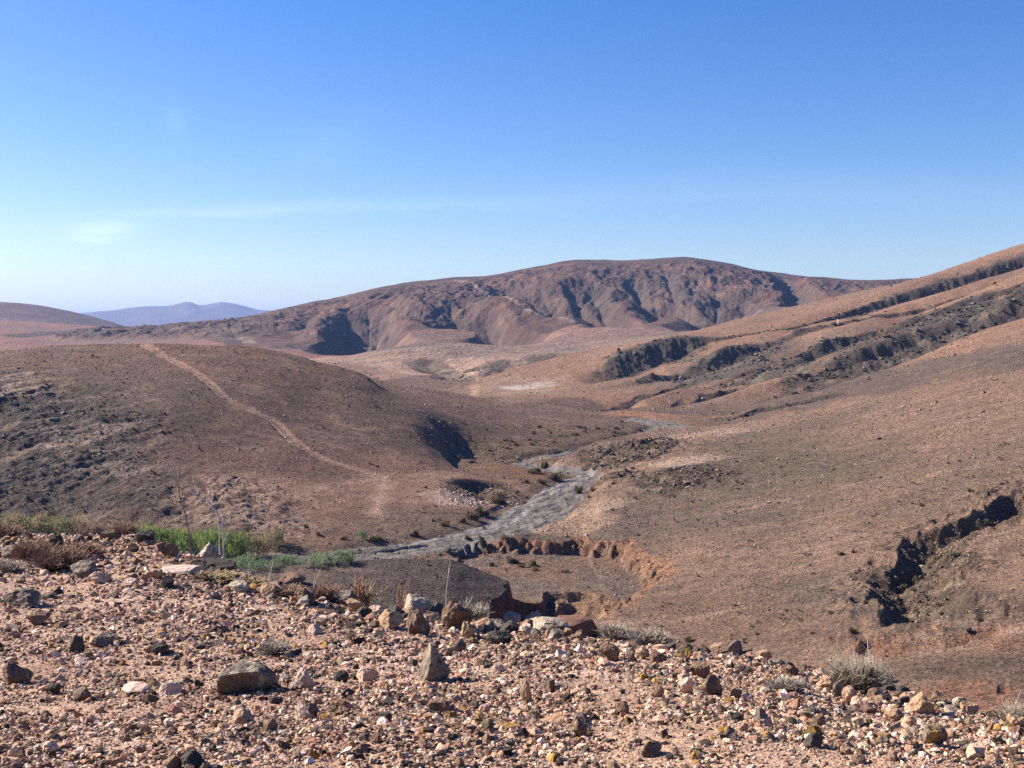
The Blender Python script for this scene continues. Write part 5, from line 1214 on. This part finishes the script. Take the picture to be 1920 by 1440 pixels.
dry_shrub('dry_shrub', 515, 1226, 56, 22, M_GREYTWIG, 'small grey dry shrub alone on the gravel', 11, 260, .0035)
dry_shrub('dry_shrub', 885, 1160, 66, 34, M_GREYTWIG, 'pale bare twigs rising behind the boulder pile', 12, 90, .004, y=14.8, up=1.2)
dry_shrub('grey_green_bush', 1605, 1298, 118, 66, M_GREYTWIG, 'big rounded grey-green bush on the edge at the right', 13, 420, .003, leaves=(5200, .022, GRY + [(.13, .13, .06), (.20, .18, .12)]), up=.7)
dry_shrub('dry_shrub', 1478, 1296, 66, 22, M_GREYTWIG, 'low grey-green shrub left of the slanting tan rock', 14, 260, .003, leaves=(700, .02, GRY))
dry_shrub('dry_shrub', 1158, 1200, 60, 26, M_GREYTWIG, 'grey dry shrub behind the edge, right of the long slab', 15, 320, .005, y=14, leaves=(500, .03, GRY))
dry_shrub('dry_shrub', 1222, 1212, 70, 30, M_GREYTWIG, 'grey-brown dry shrub behind the black flat rock', 16, 360, .005, y=13.2, leaves=(500, .03, BRN))
dry_shrub('dry_shrub', 1040, 1292, 50, 14, M_GREYTWIG, 'sparse creeping twigs on the gravel right of the upright tan stone', 17, 120, .0025)
dry_shrub('dry_shrub', 1900, 1360, 60, 40, M_GREYTWIG, 'grey dry shrub at the right border', 18, 160, .003)
dry_shrub('orange_stem_bush', 680, 1140, 62, 62, M_ORANGE, 'bush of bare orange-brown curved stems behind the edge', 19, 46, .012, y=16.5, up=1.5, spread=.8, fork=1)
dry_shrub('orange_stem_bush', 752, 1138, 34, 52, M_ORANGE, 'thin orange-brown stems left of the tall white stalk', 20, 10, .008, y=16.2, up=2, spread=.6, fork=1)

# dead bleached stalks: paths in the picture at a fixed distance
def stalk(name, y, main, branches, r0, mt, lab, taper=.5):
    (bx, by) = main[0]; u_, t_ = ray(bx, by); base = np.array([u_ * y, y, t_ * y + CZ])
    e = bpy.data.objects.new(name, None); COL.objects.link(e); e.location = base; e.empty_display_size = .1; tag(e, lab, 'dead plant', 'bleached dead stalks')
    def path(pp, dep=0):
        out = []
        for i, (a, b) in enumerate(pp):
            yy = y + dep * i + .05 * math.sin(i * 2.1 + a); u2, t2 = ray(a, b); out.append(np.array([u2 * yy, yy, t2 * yy + CZ]) - base)
        return out
    P = path(main); v, f = tubes([(P, np.linspace(r0, r0 * taper, len(P)))], 5); new_obj('stem', mesh_np('stem', v, f, 4, mt, smooth=True), None, e)
    for k, br in enumerate(branches):
        P = path(br, .04 * (-1) ** k); v, f = tubes([(P, np.linspace(r0 * .6, r0 * .3, len(P)))], 4); new_obj('branch', mesh_np('branch', v, f, 4, mt, smooth=True), None, e)
    return e
stalk('dead_stalk', 18.5, [(359, 1056), (356, 1020), (352, 985), (346, 960), (340, 945), (336, 928), (335, 905), (337, 885), (336, 872)], [[(337, 885), (333, 872)], [(341, 948), (346, 957)], [(336, 928), (330, 945)]], .013, M_DARKSTEM, 'tall thin dead stalk standing beside the large pale-topped boulder')
stalk('dead_stalk', 18.2, [(420, 1076), (419, 1040), (419, 1000), (416, 980), (408, 963), (398, 950), (392, 942), (382, 937), (370, 930), (360, 922)], [[(397, 943), (400, 930), (399, 915)], [(412, 1040), (411, 1000), (409, 970)], [(420, 1015), (425, 1005), (428, 998)], [(419, 1045), (408, 1048), (407, 1068)], [(420, 1060), (413, 1072)], [(392, 942), (385, 928)]], .017, M_BLEACH, 'tall branched white dead stalk leaning left over the dark ledge')
stalk('dead_stalk', 15.9, [(836, 1152), (837, 1110), (841, 1075), (844, 1045)], [[(841, 1075), (846, 1058)]], .006, M_BLEACH, 'single thin white stalk rising above the pale boulder')
stalk('dead_stalk', 16.2, [(586, 1112), (590, 1085), (594, 1064)], [[(588, 1100), (597, 1078), (604, 1060)], [(590, 1118), (600, 1108)]], .006, M_BLEACH, 'forked white twig above the rounded brown boulder')
stalk('dead_stalk', 17.0, [(504, 1088), (509, 1068), (513, 1052), (512, 1032)], [[(509, 1068), (505, 1052)]], .008, M_BLEACH, 'small white twig in front of the near gravel strip')
stalk('dead_stalk', 10.9, [(1631, 1252), (1629, 1225), (1627, 1205), (1626, 1190)], [[(1631, 1240), (1622, 1232)], [(1631, 1245), (1638, 1236)]], .007, M_BLEACH, 'white stalk sticking out of the top of the grey-green bush')
stalk('dead_stalk', 9.6, [(1893, 1350), (1892, 1325), (1893, 1318)], [[(1895, 1345), (1905, 1318), (1915, 1292)], [(1888, 1350), (1900, 1347), (1912, 1352)]], .005, M_BLEACH, 'pair of thin white stalks near the right border')
stalk('dead_stalk', 11.0, [(1580, 1250), (1570, 1246), (1560, 1240), (1554, 1236)], [[(1570, 1246), (1582, 1242)]], .008, M_BLEACH, 'short white twig lying left of the top of the grey-green bush')
stalk('dead_stalk', 110, [(875, 1040), (865, 1015), (860, 1000)], [[(865, 1020), (872, 1005)], [(869, 1030), (860, 1018)]], .07, M_BLEACH, 'pale dead stalk in front of the red earth rim')
stalk('dead_stalk', 112, [(918, 1068), (915, 1050), (910, 1042)], [[(915, 1050), (920, 1044)]], .06, M_BLEACH, 'pale dead stalk on the floor of the eroded basin')

# rocks lying farther off
for k, (px, py, w_, h_, mt, lab, ym) in enumerate([(1070, 1192, 110, 46, 'redrock', 'red-brown arched rock shelf in the gully mouth', 60), (1728, 1066, 11, 7, 'pale', 'pale block lying in the dark ravine', 40), (1816, 1184, 13, 9, 'dark', 'dark round boulder above the upper red rill', 40),
                                             (1578, 938, 5, 3, 'dark', 'tiny lone dark rock on the open slope above the ravine', 40)]):
    if mt == 'redrock' : RM['redrock'] = rock_material('red_earth_rock', (.19, .10, .065), (.13, .07, .048), (.28, .17, .12), .6)
    x, y, z = spot(px, py, ym)
    if k == 0: y = 92.; u_, t_ = ray(px, py); x = u_ * y; z = t_ * y + CZ
    s = y / FPX; v, f = rock_shape(4, 800 + k, 8, .06, .45, .8); me = mesh_np('boulder', v, f, 3, RM[mt]); o = bpy.data.objects.new('boulder', me); COL.objects.link(o)
    o.location = (x, y, z + h_ * s * .4); o.scale = (w_ * s / 2, w_ * s / 2.2, h_ * s / 2); tag(o, lab, 'boulder')

#@@END
print('done', round(time.time() - T0, 1))
